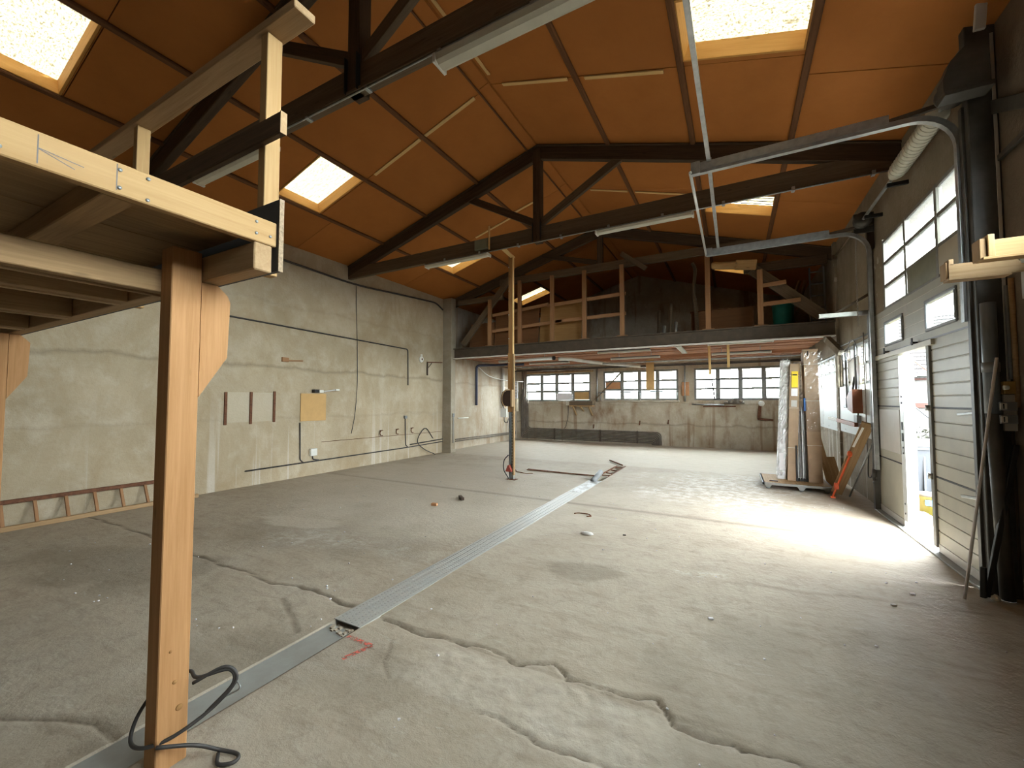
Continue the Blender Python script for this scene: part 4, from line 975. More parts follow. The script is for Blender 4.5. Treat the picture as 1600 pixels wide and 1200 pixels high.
while x < -1.83:
    w = min(.5, -1.827 - x); box('deck_board', x, x + w - .004, -2.2, 1.07, 2.372, 2.395, 'deck', pf, .002); x += w
box('toe_board', -5.9, -1.775, 1.092, 1.108, 2.18, 2.505, 'grey_board', pf, 0)
box('toe_board_edge', -1.775, -1.770, 1.091, 1.112, 2.178, 2.507, 'chip', pf, 0)
box('railing_upright', -1.985, -1.93, 1.112, 1.185, 2.2, 3.374, 'pine', pf)
box('railing_upright', -3.385, -3.33, 1.112, 1.18, 2.2, 3.374, 'pine', pf)
bar('handrail', (-6.0, 1.145, 3.395), (-1.70, 1.145, 3.395), .105, .04, 'dusty_pine', pf, (0, 0, 1))
bar('mid_rail', (-6.0, 1.095, 2.855), (-1.765, 1.095, 2.855), .03, .10, 'old', pf, (0, 0, 1)); bar('lit_rail_end', (-1.766, 1.095, 2.855), (-1.762, 1.095, 2.855), .03, .10, 'dusty_pine', pf, (0, 0, 1), 0)  # dark rail and pale end cap: shade and lit end put into colour
for x_, y_, z_ in ((-1.785, .30, 2.31), (-1.785, .555, 2.37), (-1.785, .555, 2.31), (-1.785, .63, 2.375), (-1.785, .63, 2.30), (-1.785, 1.0, 2.32), (-1.785, 1.06, 2.325), (-1.785, 1.0, 2.37)):
    lathe('screw', [(.006, 0), (.006, .004)], (x_, y_, z_), 'galv', pf, 8, 'X')
for y_, z_, r_ in ((.915, .50, .006), (.935, .36, .009), (.955, .24, .014)): lathe('knot', [(r_, 0), (r_ * .8, .003)], (-2.2, y_, z_), 'plank_wood', pf, 10, 'X')
prism('corbel', [(1.0, 1.62), (1.11, 1.815), (1.118, 2.10), (1.06, 2.162), (1.0, 2.162)], 'X', -5.42, -5.3, 'post_wood', pf, 'Z')
box('post', -5.42, -5.3, .88, .998, 0, 2.165, 'post_wood', pf)
cw_ = thing('cable_coil', 'dark cable looped around the foot of the orange timber post', 'cable', (-2.2, .95, .2))
tube('loop', smooth_path([(-2.19, 1.0, .32), (-2.12, 1.10, .36), (-2.08, 1.13, .30), (-2.13, 1.06, .20), (-2.18, .93, .14), (-2.25, .85, .12), (-2.345, .84, .12), (-2.38, .88, .2), (-2.35, .95, .30), (-2.27, 1.02, .34), (-2.19, 1.02, .335), (-2.11, 1.11, .345), (-2.09, 1.12, .28), (-2.15, 1.04, .18)]), .008, 'cable', cw_, 8)
tube('loose_end', smooth_path([(-2.19, .87, .13), (-2.12, .98, .09), (-2.08, 1.06, .03), (-2.0, 1.10, .012), (-1.97, 1.07, .012), (-2.02, 1.03, .012), (-2.08, 1.06, .014)]), .008, 'cable', cw_, 8)
tube('tie_wire', smooth_path([(-2.10, 1.13, .30), (-2.05, 1.13, .27), (-2.09, 1.11, .24), (-2.13, 1.08, .22)]), .004, 'galv', cw_, 6)

# ------------------------------------------------------------------ trench covers
tp = thing('tread_plate', 'long diamond pattern steel plate covering the floor trench', 'plate', (-2.49, 4.4, 0))
box('plate', CH0 + .003, CH1 - .003, 2.10, 6.95, -.003, .005, 'tread', tp, .001)
J = Join()
for i in range(152):
    for j in range(7):
        x = CH0 + .02 + j * .0335; y = 2.12 + i * .0318 + (.0159 if j % 2 else 0)
        a = .6 if j % 2 else -.6; u = Vector((math.cos(a + .78), math.sin(a + .78), 0)) * .0135; w = Vector((-u.y, u.x, 0)) * .42; c_ = Vector((x, y, .005)); h = Vector((0, 0, .0035))
        J.add([c_ - u, c_ + w, c_ + u, c_ - w, c_ + h], [(0, 4, 1), (1, 4, 2), (2, 4, 3), (3, 4, 0)])
o = J.done('tread_lozenges', 'tread', tp); o['kind'] = 'stuff'
J = Join().box(CH0 - .014, CH0 + .003, 2.1, 8.15, -.03, .004).box(CH1 - .003, CH1 + .014, 2.1, 8.15, -.03, .004); J.done('edge_angle', 'tread', tp)
tag(box('smooth_plate', CH0 + .004, CH1 - .004, .4, 2.06, -.03, -.012, 'plate', None), 'smooth grey plate in the trench beside the orange post', 'plate')
tag(box('worn_plate', CH0 + .004, CH1 - .004, 6.98, 8.14, -.003, .004, 'plate_white', None), 'worn whitish plate at the far end of the diamond plate', 'plate')
dg = Join()
for k in range(16): x = random.uniform(CH0 + .02, CH1 - .02); y = random.uniform(1.98, 2.08); r_ = random.uniform(.006, .014); dg.box(x - r_, x + r_, y - r_, y + r_, -.012, -.012 + r_)
o = dg.done('rubble', 'floor'); o['kind'] = 'stuff'; o['label'] = 'crumbs of rubble under the open edge of the diamond plate'; o['category'] = 'rubble'
pl = thing('iron_bars', 'rusty flat iron lying across the floor towards the trench end', 'bar', (-3.5, 8.6, 0))
bar('flat_bar', (-4.28, 8.66, .012), (-2.66, 8.62, .016), .05, .02, 'rust', pl); bar('flat_bar', (-4.3, 8.75, .012), (-3.5, 8.70, .012), .03, .015, 'rust', pl)
tag(tube('iron_hook', smooth_path([(-4.5, 8.5, .012), (-4.35, 8.3, .012), (-4.1, 8.2, .012), (-3.95, 8.28, .012)]), .009, 'rust', None, 6), 'thin curved iron lying beside the rusty flat bar', 'iron')
fr_ = thing('trench_frame', 'rusty iron frame in the open end of the trench', 'frame', (-2.5, 9.4, 0))
for x in (CH0 + .01, CH1 - .01): bar('side_iron', (x, 8.6, -.005), (x, 10.28, -.005), .02, .03, 'rust', fr_)
for y in (8.95, 9.3, 9.7, 10.1): bar('cross_iron', (CH0 + .02, y, -.02), (CH1 - .02, y + random.uniform(-.1, .1), -.02), .03, .02, 'rust', fr_)
bar('loose_iron', (-2.95, 10.95, .03), (-2.45, 10.25, .03), .03, .03, 'rust', fr_)
tag(rod('pipe_stub', (-2.50, 8.02, .02), (-2.47, 8.45, .13), .055, 'grey_plastic', None, 14), 'short grey pipe stub sticking out of the trench', 'pipe')

# ------------------------------------------------------------------ wooden pole with control box
po = thing('service_pole', 'wooden pole on a slotted steel channel standing on the floor', 'pole', (-4.05, 7.5, 0))
J = Join().box(-4.10, -4.0, 7.50, 7.506, .006, 1.6).box(-4.10, -4.094, 7.45, 7.5, .006, 1.6).box(-4.0, -3.994, 7.45, 7.506, .006, 1.6)
J.done('steel_channel', 'galv', po)
J = Join()
for k in range(22): J.box(-4.056, -4.044, 7.494, 7.501, .10 + k * .06, .135 + k * .06)
J.done('slots', 'steel_dark', po)
box('plank', -4.115, -4.005, 7.43, 7.455, 1.38, 2.6, 'plank_wood', po); box('plank', -4.10, -4.01, 7.43, 7.46, 2.6, 4.64, 'plank_wood', po)
box('edge_batten', -4.0, -3.965, 7.42, 7.47, .1, 2.58, 'dusty_pine', po); box('edge_batten', -4.008, -3.985, 7.42, 7.47, 2.58, 4.62, 'slat', po)
bar('arm', (-4.03, 7.5, 4.62), (-3.85, 6.78, 4.535), .09, .03, 'slat', po)
box('foot_plate', -4.16, -3.94, 7.41, 7.56, 0, .008, 'rust', po)
for z in (1.85, 2.4, 2.9, 3.4, 3.9, 4.4): lathe('screw', [(.008, 0), (.008, .006)], (-4.09, 7.425, z), 'alu', po, 8, 'Y')
cbx = thing('control_box', 'dark brown half-round control box on the wooden pole', 'control box', (-4.07, 7.4, 1.65))
prism('casing', [(-4.0, 1.50), (-4.0, 1.82), (-4.1, 1.82), (-4.16, 1.78), (-4.19, 1.70), (-4.19, 1.60), (-4.16, 1.53), (-4.1, 1.50)], 'Y', 7.34, 7.425, 'dark_face', cbx)
tube('casing_rim', [(-4.03, 7.35, 1.83), (-4.11, 7.35, 1.835), (-4.175, 7.35, 1.79), (-4.205, 7.35, 1.70), (-4.205, 7.35, 1.60), (-4.175, 7.35, 1.52), (-4.11, 7.35, 1.49)], .012, 'dusty_pine', cbx, 6)
box('side_plate', -4.0, -3.965, 7.33, 7.43, 1.49, 1.84, 'dusty_pine', cbx)
pb = thing('pole_socket', 'white socket with a hanging wire beside the wooden pole', 'socket', (-4.2, 7.42, 1.38))
box('casing', -4.27, -4.13, 7.40, 7.46, 1.27, 1.45, 'white', pb); tube('wire', smooth_path([(-4.2, 7.43, 1.27), (-4.19, 7.43, 1.18), (-4.12, 7.43, 1.17), (-4.10, 7.43, 1.25)]), .009, 'cable', pb, 6)
tube('wire', smooth_path([(-4.2, 7.43, 1.45), (-4.27, 7.43, 1.6), (-4.24, 7.43, 1.78), (-4.18, 7.43, 1.8)]), .009, 'cable', pb, 6)
rp = thing('red_plug', 'red triangular plug with a cable loop near the pole foot', 'plug', (-4.07, 7.4, .2))
prism('plug', [(-4.14, .17), (-4.0, .17), (-4.055, .30), (-4.085, .30)], 'Y', 7.37, 7.44, 'red', rp); tube('cable', smooth_path([(-4.1, 7.43, .5), (-4.2, 7.43, .38), (-4.21, 7.43, .2), (-4.12, 7.43, .06), (-4.09, 7.43, .02)]), .011, 'cable', rp, 6)

# ------------------------------------------------------------------ long wall: ladder, conduits, small fittings
la = thing('wooden_ladder', 'long wooden ladder lying on its edge along the concrete wall', 'ladder', (-7.95, 1.5, 0))
bar('stile', (-7.90, -1.2, .03), (-7.90, 3.6, .03), .05, .06, 'dusty_pine', la); bar('stile', (-8.05, -1.2, .335), (-8.05, 3.6, .335), .045, .05, 'rust', la)
for k in range(17): y = -1.05 + k * .285; bar('rung', (-7.905, y, .055), (-8.045, y, .315), .03, .035, 'rail_wood', la, (0, 1, 0))
XW = -8.085
def conduit(label, pts, r=.014, mat='cable', rad=.08, clips=None, cat='conduit'):
    o_ = tube('wall_conduit', round_path(pts, rad), r, mat, None, 8); return tag(o_, label, cat)
conduit('dark conduit along the concrete wall at head height, dropping near its end', [(XW, 2.0, 3.27), (XW, 4.06, 3.16), (XW, 8.77, 3.07), (XW, 8.79, 2.05)], .016)
conduit('low conduit along the concrete wall foot to the pilaster', [(XW, 4.44, .29), (XW, 8.74, .31), (XW, 10.36, .34)], .014)
conduit('second low conduit by the pilaster foot', [(XW, 8.9, .38), (XW, 10.36, .42)], .016)
conduit('upright conduit below the ochre board', [(XW, 5.53, 1.15), (XW, 5.55, .36), (XW, 5.62, .31)], .013)
conduit('upright conduit beside the three wall hooks', [(XW, 8.69, 1.15), (XW, 8.72, .38), (XW, 8.8, .33)], .013)
conduit('thin level wire across the wall hooks', [(XW, 6.06, .70), (XW, 10.3, .66)], .005, 'rust', cat='wire')
conduit('thin hanging wire from the wall head down past the ochre board', [(XW, 6.93, 4.42), (XW, 7.0, 2.9), (XW, 7.02, 1.9), (XW, 6.95, 1.2), (XW, 6.86, .83)], .007, 'cable', .5, cat='wire')
conduit('thick dark cable along the top of the concrete wall', [(XW, 1.8, 4.55), (XW, 5.05, 4.51), (XW, 6.9, 4.44), (XW, 8.6, 4.57), (XW, 10.0, 4.66), (XW, 10.34, 4.5)], .024, 'cable', .6, cat='cable')
tag(tube('loose_cable', smooth_path([(XW, 9.9, .48), (XW + .02, 9.55, .80), (XW + .05, 9.25, .65), (XW + .06, 9.15, .42), (XW + .1, 9.4, .2), (XW + .15, 9.82, .015)]), .013, 'cable', None, 8), 'loose cable arching off the wall foot beside the pilaster', 'cable')
for i, y in enumerate((7.81, 8.39, 8.97)):
    t_ = thing('wall_hook', ('first round iron hook from the ochre board', 'middle round iron hook on the concrete wall', 'round iron hook nearest the pilaster')[i], 'hook', (XW, y, .78), 'round hooks on the concrete wall')
    tube('ring', [(XW + .03, y + .07 * math.cos(a), .78 + .07 * math.sin(a)) for a in [1.2 + k * .35 for k in range(12)]], .012, 'rust', t_, 6); rod('stem', (-8.1, y - .03, .84), (XW + .04, y - .03, .84), .012, 'rust', t_, 6)
for i, (y, z0, z1) in enumerate(((4.075, 1.17, 1.77), (4.52, 1.17, 1.78), (4.97, 1.19, 1.80))):
    tag(box('rusty_rail', -8.1, -8.075, y - .022, y + .022, z0, z1, 'rust', None), ('first rusty upright strip from the orange post', 'middle rusty upright strip on the concrete wall', 'third rusty upright strip, next to the ochre board')[i], 'strip', 'rusty strips on the concrete wall')
tag(box('ochre_board', -8.1, -8.08, 5.535, 6.15, 1.175, 1.77, 'ochre', None), 'square ochre board fixed on the concrete wall', 'board')
wl = thing('wall_lamp', 'small white and black wall lamp above the ochre board', 'lamp', (-8.05, 5.95, 1.82))
box('base', -8.1, -8.0, 5.80, 5.92, 1.79, 1.86, 'black', wl); box('white_face', -8.0, -7.97, 5.90, 6.0, 1.79, 1.85, 'white', wl); bar('arm', (-8.04, 5.92, 1.80), (-7.98, 6.32, 1.86), .03, .03, 'grey_panel', wl); box('tip', -8.0, -7.95, 6.30, 6.40, 1.84, 1.88, 'white', wl)
wk = thing('wooden_peg', 'small wooden block with a pointed arm on the concrete wall', 'peg', (-8.05, 5.2, 2.45))
box('block', -8.1, -8.06, 5.10, 5.24, 2.41, 2.50, 'rail_wood', wk); bar('arm', (-8.08, 5.24, 2.44), (-8.06, 5.55, 2.46), .02, .03, 'rail_wood', wk)
st = thing('white_rosette', 'small white plaster rosette on the wall above the iron bracket', 'rosette', (-8.08, 9.35, 2.85))
lathe('rosette', [(.10, 0), (.09, .02), (.04, .035)], (-8.1, 9.35, 2.84), 'white', st, 8, 'X'); lathe('hole', [(.03, 0), (.025, .004)], (-8.063, 9.35, 2.84), 'rust', st, 8, 'X'); box('tab', -8.1, -8.08, 9.31, 9.39, 2.92, 2.99, 'white', st)
ib = thing('iron_bracket', 'rusty angle bracket with a stay next to the pilaster', 'bracket', (-8.05, 9.7, 2.7))
bar('arm', (-8.07, 9.58, 2.77), (-8.07, 10.30, 2.82), .035, .035, 'rust', ib); bar('upright', (-8.07, 9.6, 2.77), (-8.07, 9.6, 2.38), .035, .035, 'steel_dark', ib); bar('stay', (-8.07, 9.62, 2.6), (-8.07, 9.8, 2.76), .02, .02, 'steel_dark', ib)
so = thing('white_socket', 'white socket box low on the concrete wall, on its conduit', 'socket', (-8.05, 5.85, .5))
box('casing', -8.1, -8.03, 5.76, 5.92, .42, .58, 'white', so, .01); tube('lead', round_path([(XW, 5.84, .42), (XW, 5.85, .34), (XW, 6.0, .31)], .05), .013, 'cable', so, 6)
tag(box('conduit_box', -8.1, -8.04, 8.64, 8.73, 1.12, 1.2, 'grey_plastic', None), 'tiny grey box on top of the upright conduit by the hooks', 'box')
tag(box('pilaster_switch', -7.775, -7.74, 10.45, 10.53, 1.12, 1.22, 'grey_plastic', None), 'small dark switch on the pilaster face', 'switch')
tag(tube('pilaster_conduit', [(-7.76, 10.48, .3), (-7.76, 10.48, 1.12)], .012, 'grey_plastic', None, 6), 'thin conduit below the pilaster switch', 'conduit')
# inner wall beyond the pilaster
tag(tube('navy_pipe', round_path([(-8.2, 12.47, 1.46), (-8.2, 12.47, 2.90), (-7.9, 12.9, 2.93), (-6.6, 13.1, 2.93)], .12), .045, 'navy', None, 12), 'dark blue pipe dropping down the inner wall beyond the pilaster', 'pipe')
tag(rod('white_pipe', (-8.17, 14.35, 1.3), (-8.17, 14.35, 2.93), .06, 'white', None), 'white upright pipe on the inner wall behind the wooden pole', 'pipe')
tag(rod('short_peg_rail', (-8.2, 11.35, 1.03), (-8.2, 11.95, 1.03), .018, 'white', None), 'short white rail on the inner wall', 'rail')
for i, z in enumerate((.27, .33)): tag(rod('skirting_pipe', (-8.21, 10.65, z), (-8.21, 15.5, z - .02), .02, 'pipe', None), ('lower thin pipe along the inner wall foot', 'upper thin pipe along the inner wall foot')[i], 'pipe')
tag(tube('slack_wire', smooth_path([(-8.2, 12.6, 2.85), (-8.1, 13.2, 2.55), (-7.9, 14.2, 2.42), (-7.6, 15.0, 2.4)]), .018, 'white', None, 6), 'slack pale cable under the loft at the inner wall', 'cable')
nb = thing('notice_board', 'white notice sheet above an ochre box in the far corner', 'notice', (-8.0, 15.5, 2))
box('sheet', -8.24, -8.06, 15.40, 15.44, 1.72, 2.42, 'paper', nb); box('backing', -8.25, -8.07, 15.44, 15.5, 1.72, 2.42, 'green_panel', nb); J = Join()
for k in range(5): J.box(-8.22, -8.09, 15.396, 15.40, 1.80 + k * .12, 1.85 + k * .12)
J.done('print_lines', 'grey_panel', nb)
tag(box('meter_box', -8.25, -8.06, 15.34, 15.52, 1.18, 1.70, 'beige_panel', None), 'pale olive meter box below the white notice in the far corner', 'box')
# heating pipes on the rear wall
hp = thing('pipe_run', 'bundle of old heating pipes coming down the corner and along the rear wall foot', 'pipe', (-7, 15.6, .3), None)
for k in range(8):
    z = .08 + k * .056; xv = -8.0 + k * .045; xe = -2.55 - (7 - k) * .0 + .045 * k - .1
    top = (1.9, 2.9, 2.1, 2.9, 1.8, 2.9, 1.7, 2.0)[k]
    tube('pipe', round_path([(xv, 15.64, top), (xv, 15.64, z), (xe, 15.64, z), (xe, 15.64, .01)], .10 + .012 * k, 6), .02, 'pipe', hp, 8)
for x in (-6.5, -4.6, -3.2): box('pipe_clip', x, x + .04, 15.60, 15.69, .05, .5, 'steel_dark', hp)

# ------------------------------------------------------------------ side wall: white sheets and fittings
ws = thing('white_sheet', 'bluish white wall sheet under the side windows, next to the cartons', 'sheet', (1.89, 12, 1.4), 'white wall sheets')
box('sheet', 1.875, 1.895, 10.64, 13.6, .985, 1.885, 'sheet_white', ws, .002); J = Join()
for y in (10.75, 11.6, 12.5, 13.4): J.box(1.87, 1.876, y - .008, y + .008, 1.04, 1.056).box(1.87, 1.876, y - .008, y + .008, 1.8, 1.816)
J.done('nails', 'galv', ws)
ws2 = thing('white_sheet', 'bluish white wall sheet under the side window beside the guide post', 'sheet', (1.89, 9, 1.4), 'white wall sheets')
box('sheet', 1.872, 1.895, 8.02, 10.62, 1.01, 1.885, 'sheet_white', ws2, .002); J = Join()
for y in (8.2, 9.1, 10.0): J.box(1.867, 1.873, y - .008, y + .008, 1.06, 1.076).box(1.867, 1.873, y - .008, y + .008, 1.8, 1.816)
J.done('nails', 'galv', ws2)
cp = thing('cream_panel', 'cream board covering part of the side window by the guide post', 'board', (1.9, 9.4, 2.1))
box('board', 1.88, 1.895, 8.92, 9.72, 1.86, 2.38, 'beige_panel', cp); lathe('knob', [(.02, 0), (.02, .02)], (1.86, 9.6, 1.95), 'green_panel', cp, 10, 'X')
sx = thing('hanging_switch', 'grey socket on a long drop conduit on the white sheet', 'switch', (1.85, 9.9, 1.6))
rod('drop', (1.855, 9.72, 1.62), (1.855, 9.72, 2.5), .016, 'grey_plastic', sx); box('box', 1.82, 1.872, 9.62, 9.84, 1.48, 1.66, 'grey_plastic', sx, .01)
re = thing('cable_reel', 'brown reel-shaped box hanging on the white wall sheet', 'reel', (1.8, 8.9, 1.5))
prism('reel_body', [(8.75, 1.40), (9.10, 1.46), (9.16, 1.66), (9.02, 1.75), (8.75, 1.80)], 'X', 1.74, 1.872, 'terracotta', re)
rod('drop', (1.85, 9.02, 1.75), (1.85, 9.02, 2.6), .016, 'grey_plastic', re); tube('hose', round_path([(1.85, 9.25, 1.62), (1.84, 9.25, 1.72), (1.84, 9.05, 2.02)], .06), .016, 'cable', re, 8)
box('lower_box', 1.81, 1.872, 8.85, 9.05, 1.24, 1.36, 'grey_plastic', re); rod('lower_drop', (1.85, 8.95, 1.36), (1.85, 8.95, 1.45), .012, 'grey_plastic', re)
hm = thing('mounted_bar', 'brownish red bar with a pale tip mounted on the white sheet', 'bar', (1.85, 10, 1.2))
bar('bar', (1.84, 10.45, 1.22), (1.82, 8.95, 1.20), .05, .07, 'terracotta', hm); bar('tip', (1.84, 11.3, 1.235), (1.84, 10.45, 1.225), .05, .06, 'grey_panel', hm)
wc = thing('window_cable', 'loops of dark cable hung over the side window head', 'cable', (1.85, 9.6, 2.6))
tube('loop', smooth_path([(1.87, 10.2, 2.62), (1.86, 10.0, 2.4), (1.86, 9.6, 2.32), (1.86, 9.2, 2.36), (1.86, 8.95, 2.40)]), .006, 'cable', wc, 6); tube('loop', smooth_path([(1.87, 9.75, 2.35), (1.86, 9.55, 2.55), (1.85, 9.3, 2.68), (1.85, 9.05, 2.65), (1.86, 8.9, 2.5)]), .006, 'cable', wc, 6); rod('rail', (1.87, 8.1, 2.66), (1.87, 10.3, 2.68), .012, 'grey_plastic', wc)
tag(tube('window_chain', [(1.84, 8.42, .7), (1.84, 8.42, 2.7)], .009, 'rope', None, 6), 'thin cord hanging between the reel and the guide post', 'cord')
tag(tube('cord_loop', smooth_path([(1.86, 8.45, .75), (1.84, 8.42, .52), (1.82, 8.3, .42), (1.83, 8.15, .50), (1.85, 8.1, .9)]), .008, 'cable', None, 6), 'dark cord loop on the wall near the leaning plank', 'cord')
bg_ = thing('beam_haunch', 'pale corner haunch under the loft beam end', 'bracket', (1.7, 10.5, 2.8), None, 'structure')
bar('haunch', (1.70, 10.55, 2.92), (1.86, 10.1, 2.55), .1, .12, 'wall_right', bg_)

# ------------------------------------------------------------------ trolley and its load
ty = thing('flat_trolley', 'flat timber trolley on wheels carrying cartons and steel sections', 'trolley', (.95, 9.3, 0))
box('deck', .44, 1.46, 8.86, 9.9, .105, .125, 'dusty_pine', ty)
J = Join().box(.43, 1.47, 8.84, 8.875, .085, .125).box(.43, 1.47, 9.88, 9.91, .085, .125).box(.43, .46, 8.84, 9.9, .085, .125).box(1.44, 1.47, 8.84, 9.9, .085, .125); J.done('steel_frame', 'win_frame', ty)
for x, y in ((.52, 8.95), (1.02, 8.90), (1.4, 8.95), (.52, 9.8), (1.4, 9.8)):
    lathe('caster', [(.012, -.02), (.040, -.02), (.043, 0), (.040, .02), (.012, .02)], (x, y, .043), 'grey_plastic', ty, 14, 'Y'); prism('caster_fork', [(x - .07, .088), (x + .07, .088), (x + .03, .03), (x - .03, .03)], 'Y', y - .034, y - .024, 'win_frame', ty)
TZ = .126
def carton(label, x0, x1, y0, y1, z1, lean=0., extra=None, dx=0.):
    t_ = thing('carton', label, 'carton', ((x0 + x1) / 2, (y0 + y1) / 2, TZ), 'tall cartons on the trolley')
    V = [(x, y, z) for z in (TZ, z1) for x, y in ((x0, y0), (x1, y0), (x1, y1), (x0, y1))]
    V = [(p[0] + (dx if p[2] > 1 else 0), p[1], p[2]) for p in V]
    F = [(0, 3, 2, 1), (4, 5, 6, 7), (0, 1, 5, 4), (1, 2, 6, 5), (2, 3, 7, 6), (3, 0, 4, 7)]
    link('body', pymesh('carton', V, F), 'card', t_)
    for f_ in (0.28, .62, .9):
        z = TZ + (z1 - TZ) * f_; o_ = dx * f_
        tube('strap', [(x0 + o_ - .004, y0 - .004, z), (x1 + o_ + .004, y0 - .004, z), (x1 + o_ + .004, y1 + .004, z), (x0 + o_ - .004, y1 + .004, z)], .006, 'lamp', t_, 4, True, False)
    return t_
c1 = carton('tall narrow carton with a yellow label on the trolley', .85, 1.0, 9.25, 9.5, 2.30, dx=.09)
bar('yellow_label', (.925 + .075, 9.243, 1.86), (.925 + .083, 9.243, 2.16), .006, .10, 'yellow', c1, (1, 0, 0), 0); bar('label_print', (1.007, 9.238, 2.085), (1.008, 9.238, 2.105), .004, .07, 'black', c1, (1, 0, 0), 0); bar('white_label', (.99, 9.243, 1.70), (.995, 9.243, 1.84), .006, .10, 'paper', c1, (1, 0, 0), 0); bar('white_label', (.98, 9.243, 1.5), (.985, 9.243, 1.62), .006, .09, 'grey_panel', c1, (1, 0, 0), 0)
c2 = carton('wider tall carton wrapped in clear film, nearest the white wall sheet', 1.17, 1.38, 9.2, 9.5, 2.52, dx=-.03)
box('flap', 1.13, 1.36, 9.19, 9.3, 2.52, 2.56, 'card', c2); box('hand_slot', 1.20, 1.215, 9.190, 9.2, 2.44, 2.52, 'black', c2, 0); box('lower_label', 1.20, 1.36, 9.192, 9.2, .28, .55, 'card', c2, 0)
def crumple(name, x0, x1, y, z0, z1, dx, amp, mat, parent, seed, nx_=10, nz=46, bow=.0):
    r_ = random.Random(seed); V = []; F = []
    for j in range(nz + 1):
        for i in range(nx_ + 1):
            u = i / nx_; w = j / nz; V.append((x0 + (x1 - x0) * u + dx * w + r_.uniform(-.5, .5) * amp * .5, y + r_.uniform(-amp, amp) - bow * math.sin(math.pi * u), z0 + (z1 - z0) * w + r_.uniform(-.3, .3) * amp))
    for j in range(nz):
        for i in range(nx_): a = j * (nx_ + 1) + i; F.append((a, a + 1, a + nx_ + 2, a + nx_ + 1))
    return link(name, pymesh(name, V, F, False), mat, parent)
crumple('film', 1.15, 1.42, 9.185, 1.05, 2.5, 0., .012, 'film', c2, 4, 8, 30)
fo = thing('wrapped_panels', 'stack of panels wrapped in shiny crumpled film, standing on the trolley', 'panel', (.78, 9.4, TZ))
V = [(.70, 9.36, TZ), (.84, 9.36, TZ), (.84, 9.62, TZ), (.70, 9.62, TZ), (.82, 9.36, 2.36), (.93, 9.36, 2.36), (.93, 9.62, 2.36), (.82, 9.62, 2.36)]
link('panel_core', pymesh('core', V, [(0, 3, 2, 1), (4, 5, 6, 7), (0, 1, 5, 4), (1, 2, 6, 5), (2, 3, 7, 6), (3, 0, 4, 7)]), 'foil', fo)
crumple('wrapping', .68, .845, 9.345, .2, 2.38, .11, .011, 'foil', fo, 5, 8, 60, .02)
crumple('wrapping_top', .78, .95, 9.33, 2.34, 2.52, .02, .03, 'film', fo, 8, 8, 8, .04)
box('print_label', .73, .80, 9.315, 9.325, .30, .62, 'paper', fo, 0)
for i, (x, w, z1, m_) in enumerate(((1.015, .03, 1.55, 'galv'), (1.05, .04, 1.42, 'win_frame'), (1.09, .035, 1.5, 'galv'), (1.13, .04, 1.38, 'win_frame'))):
    t_ = thing('steel_section', ('first pale steel section from the yellow-labelled carton', 'dark steel section second from the yellow-labelled carton', 'pale steel section in the middle of the trolley load', 'dark steel section against the wider carton')[i], 'steel section', (x, 9.3, TZ), 'steel sections on the trolley')
    J = Join().box(x, x + w, 9.3, 9.305, TZ, z1).box(x, x + .004, 9.26, 9.3, TZ, z1).box(x + w - .004, x + w, 9.26, 9.3, TZ, z1); J.done('profile', m_, t_)
    box('foot_cap', x, x + w, 9.25, 9.31, TZ, TZ + .05, 'black', t_)
gpn = thing('grey_sheet', 'grey film-wrapped sheet standing between the two cartons', 'sheet', (1.1, 9.55, TZ))
box('sheet', 1.03, 1.17, 9.55, 9.57, TZ, 2.36, 'grey_panel', gpn); crumple('film', 1.02, 1.18, 9.535, 1.6, 2.36, 0., .012, 'foil', gpn, 9, 6, 20)
tag(box('blue_clamp', 1.125, 1.17, 9.20, 9.26, 1.42, 1.66, 'blue', None), 'blue clamp strapped to the steel sections', 'clamp')
tag(box('black_strip', .985, 1.01, 9.22, 9.26, TZ, .78, 'black', None), 'short black strip standing before the first carton', 'strip')
tag(bar('brown_offcut', (.55, 9.05, .135), (.68, 9.02, .135), .03, .02, 'dark_face', None), 'small dark offcut lying on the trolley deck', 'offcut')
# leaning planks
tag(bar('short_plank', (1.55, 9.55, .02), (1.37, 9.75, 1.02), .03, .11, 'dusty_pine', None, (1, .2, 0)), 'short brown plank leaning on the wider carton', 'plank')
tag(bar('block_plank', (1.66, 9.75, .02), (1.58, 9.95, .52), .05, .2, 'dusty_pine', None, (1, .2, 0)), 'stubby wide plank behind the trolley', 'plank')
tag(bar('long_plank', (1.475, 8.68, .075), (1.79, 8.10, 1.27), .15, .04, 'dusty_pine', None, (-.15, -1, 0)), 'long plank leaning steeply against the guide post', 'plank')
cl = thing('orange_clamp', 'orange bar clamp leaning along the long plank', 'clamp', (1.35, 8.75, 0))
bar('bar', (1.408, 8.575, .03), (1.605, 8.30, .76), .018, .03, 'orange', cl); box('foot', 1.38, 1.44, 8.55, 8.60, 0, .03, 'orange', cl); lathe('knob', [(.02, -.03), (.045, -.02), (.045, .02), (.02, .03)], (1.59, 8.28, .77), 'orange', cl, 12, 'X'); box('jaw', 1.42, 1.48, 8.49, 8.54, .16, .26, 'orange', cl)
tag(bar('peeling_tape', (1.635, 8.27, .88), (1.72, 8.06, 1.20), .03, .004, 'white', None, (-.15, -1, 0)), 'strip of white tape peeling off the long plank', 'tape')
tag(rod('thin_pipe', (1.665, 8.78, .012), (1.86, 8.12, 1.02), .013, 'galv', None), 'thin grey pipe leaning on the wall between plank and guide post', 'pipe')

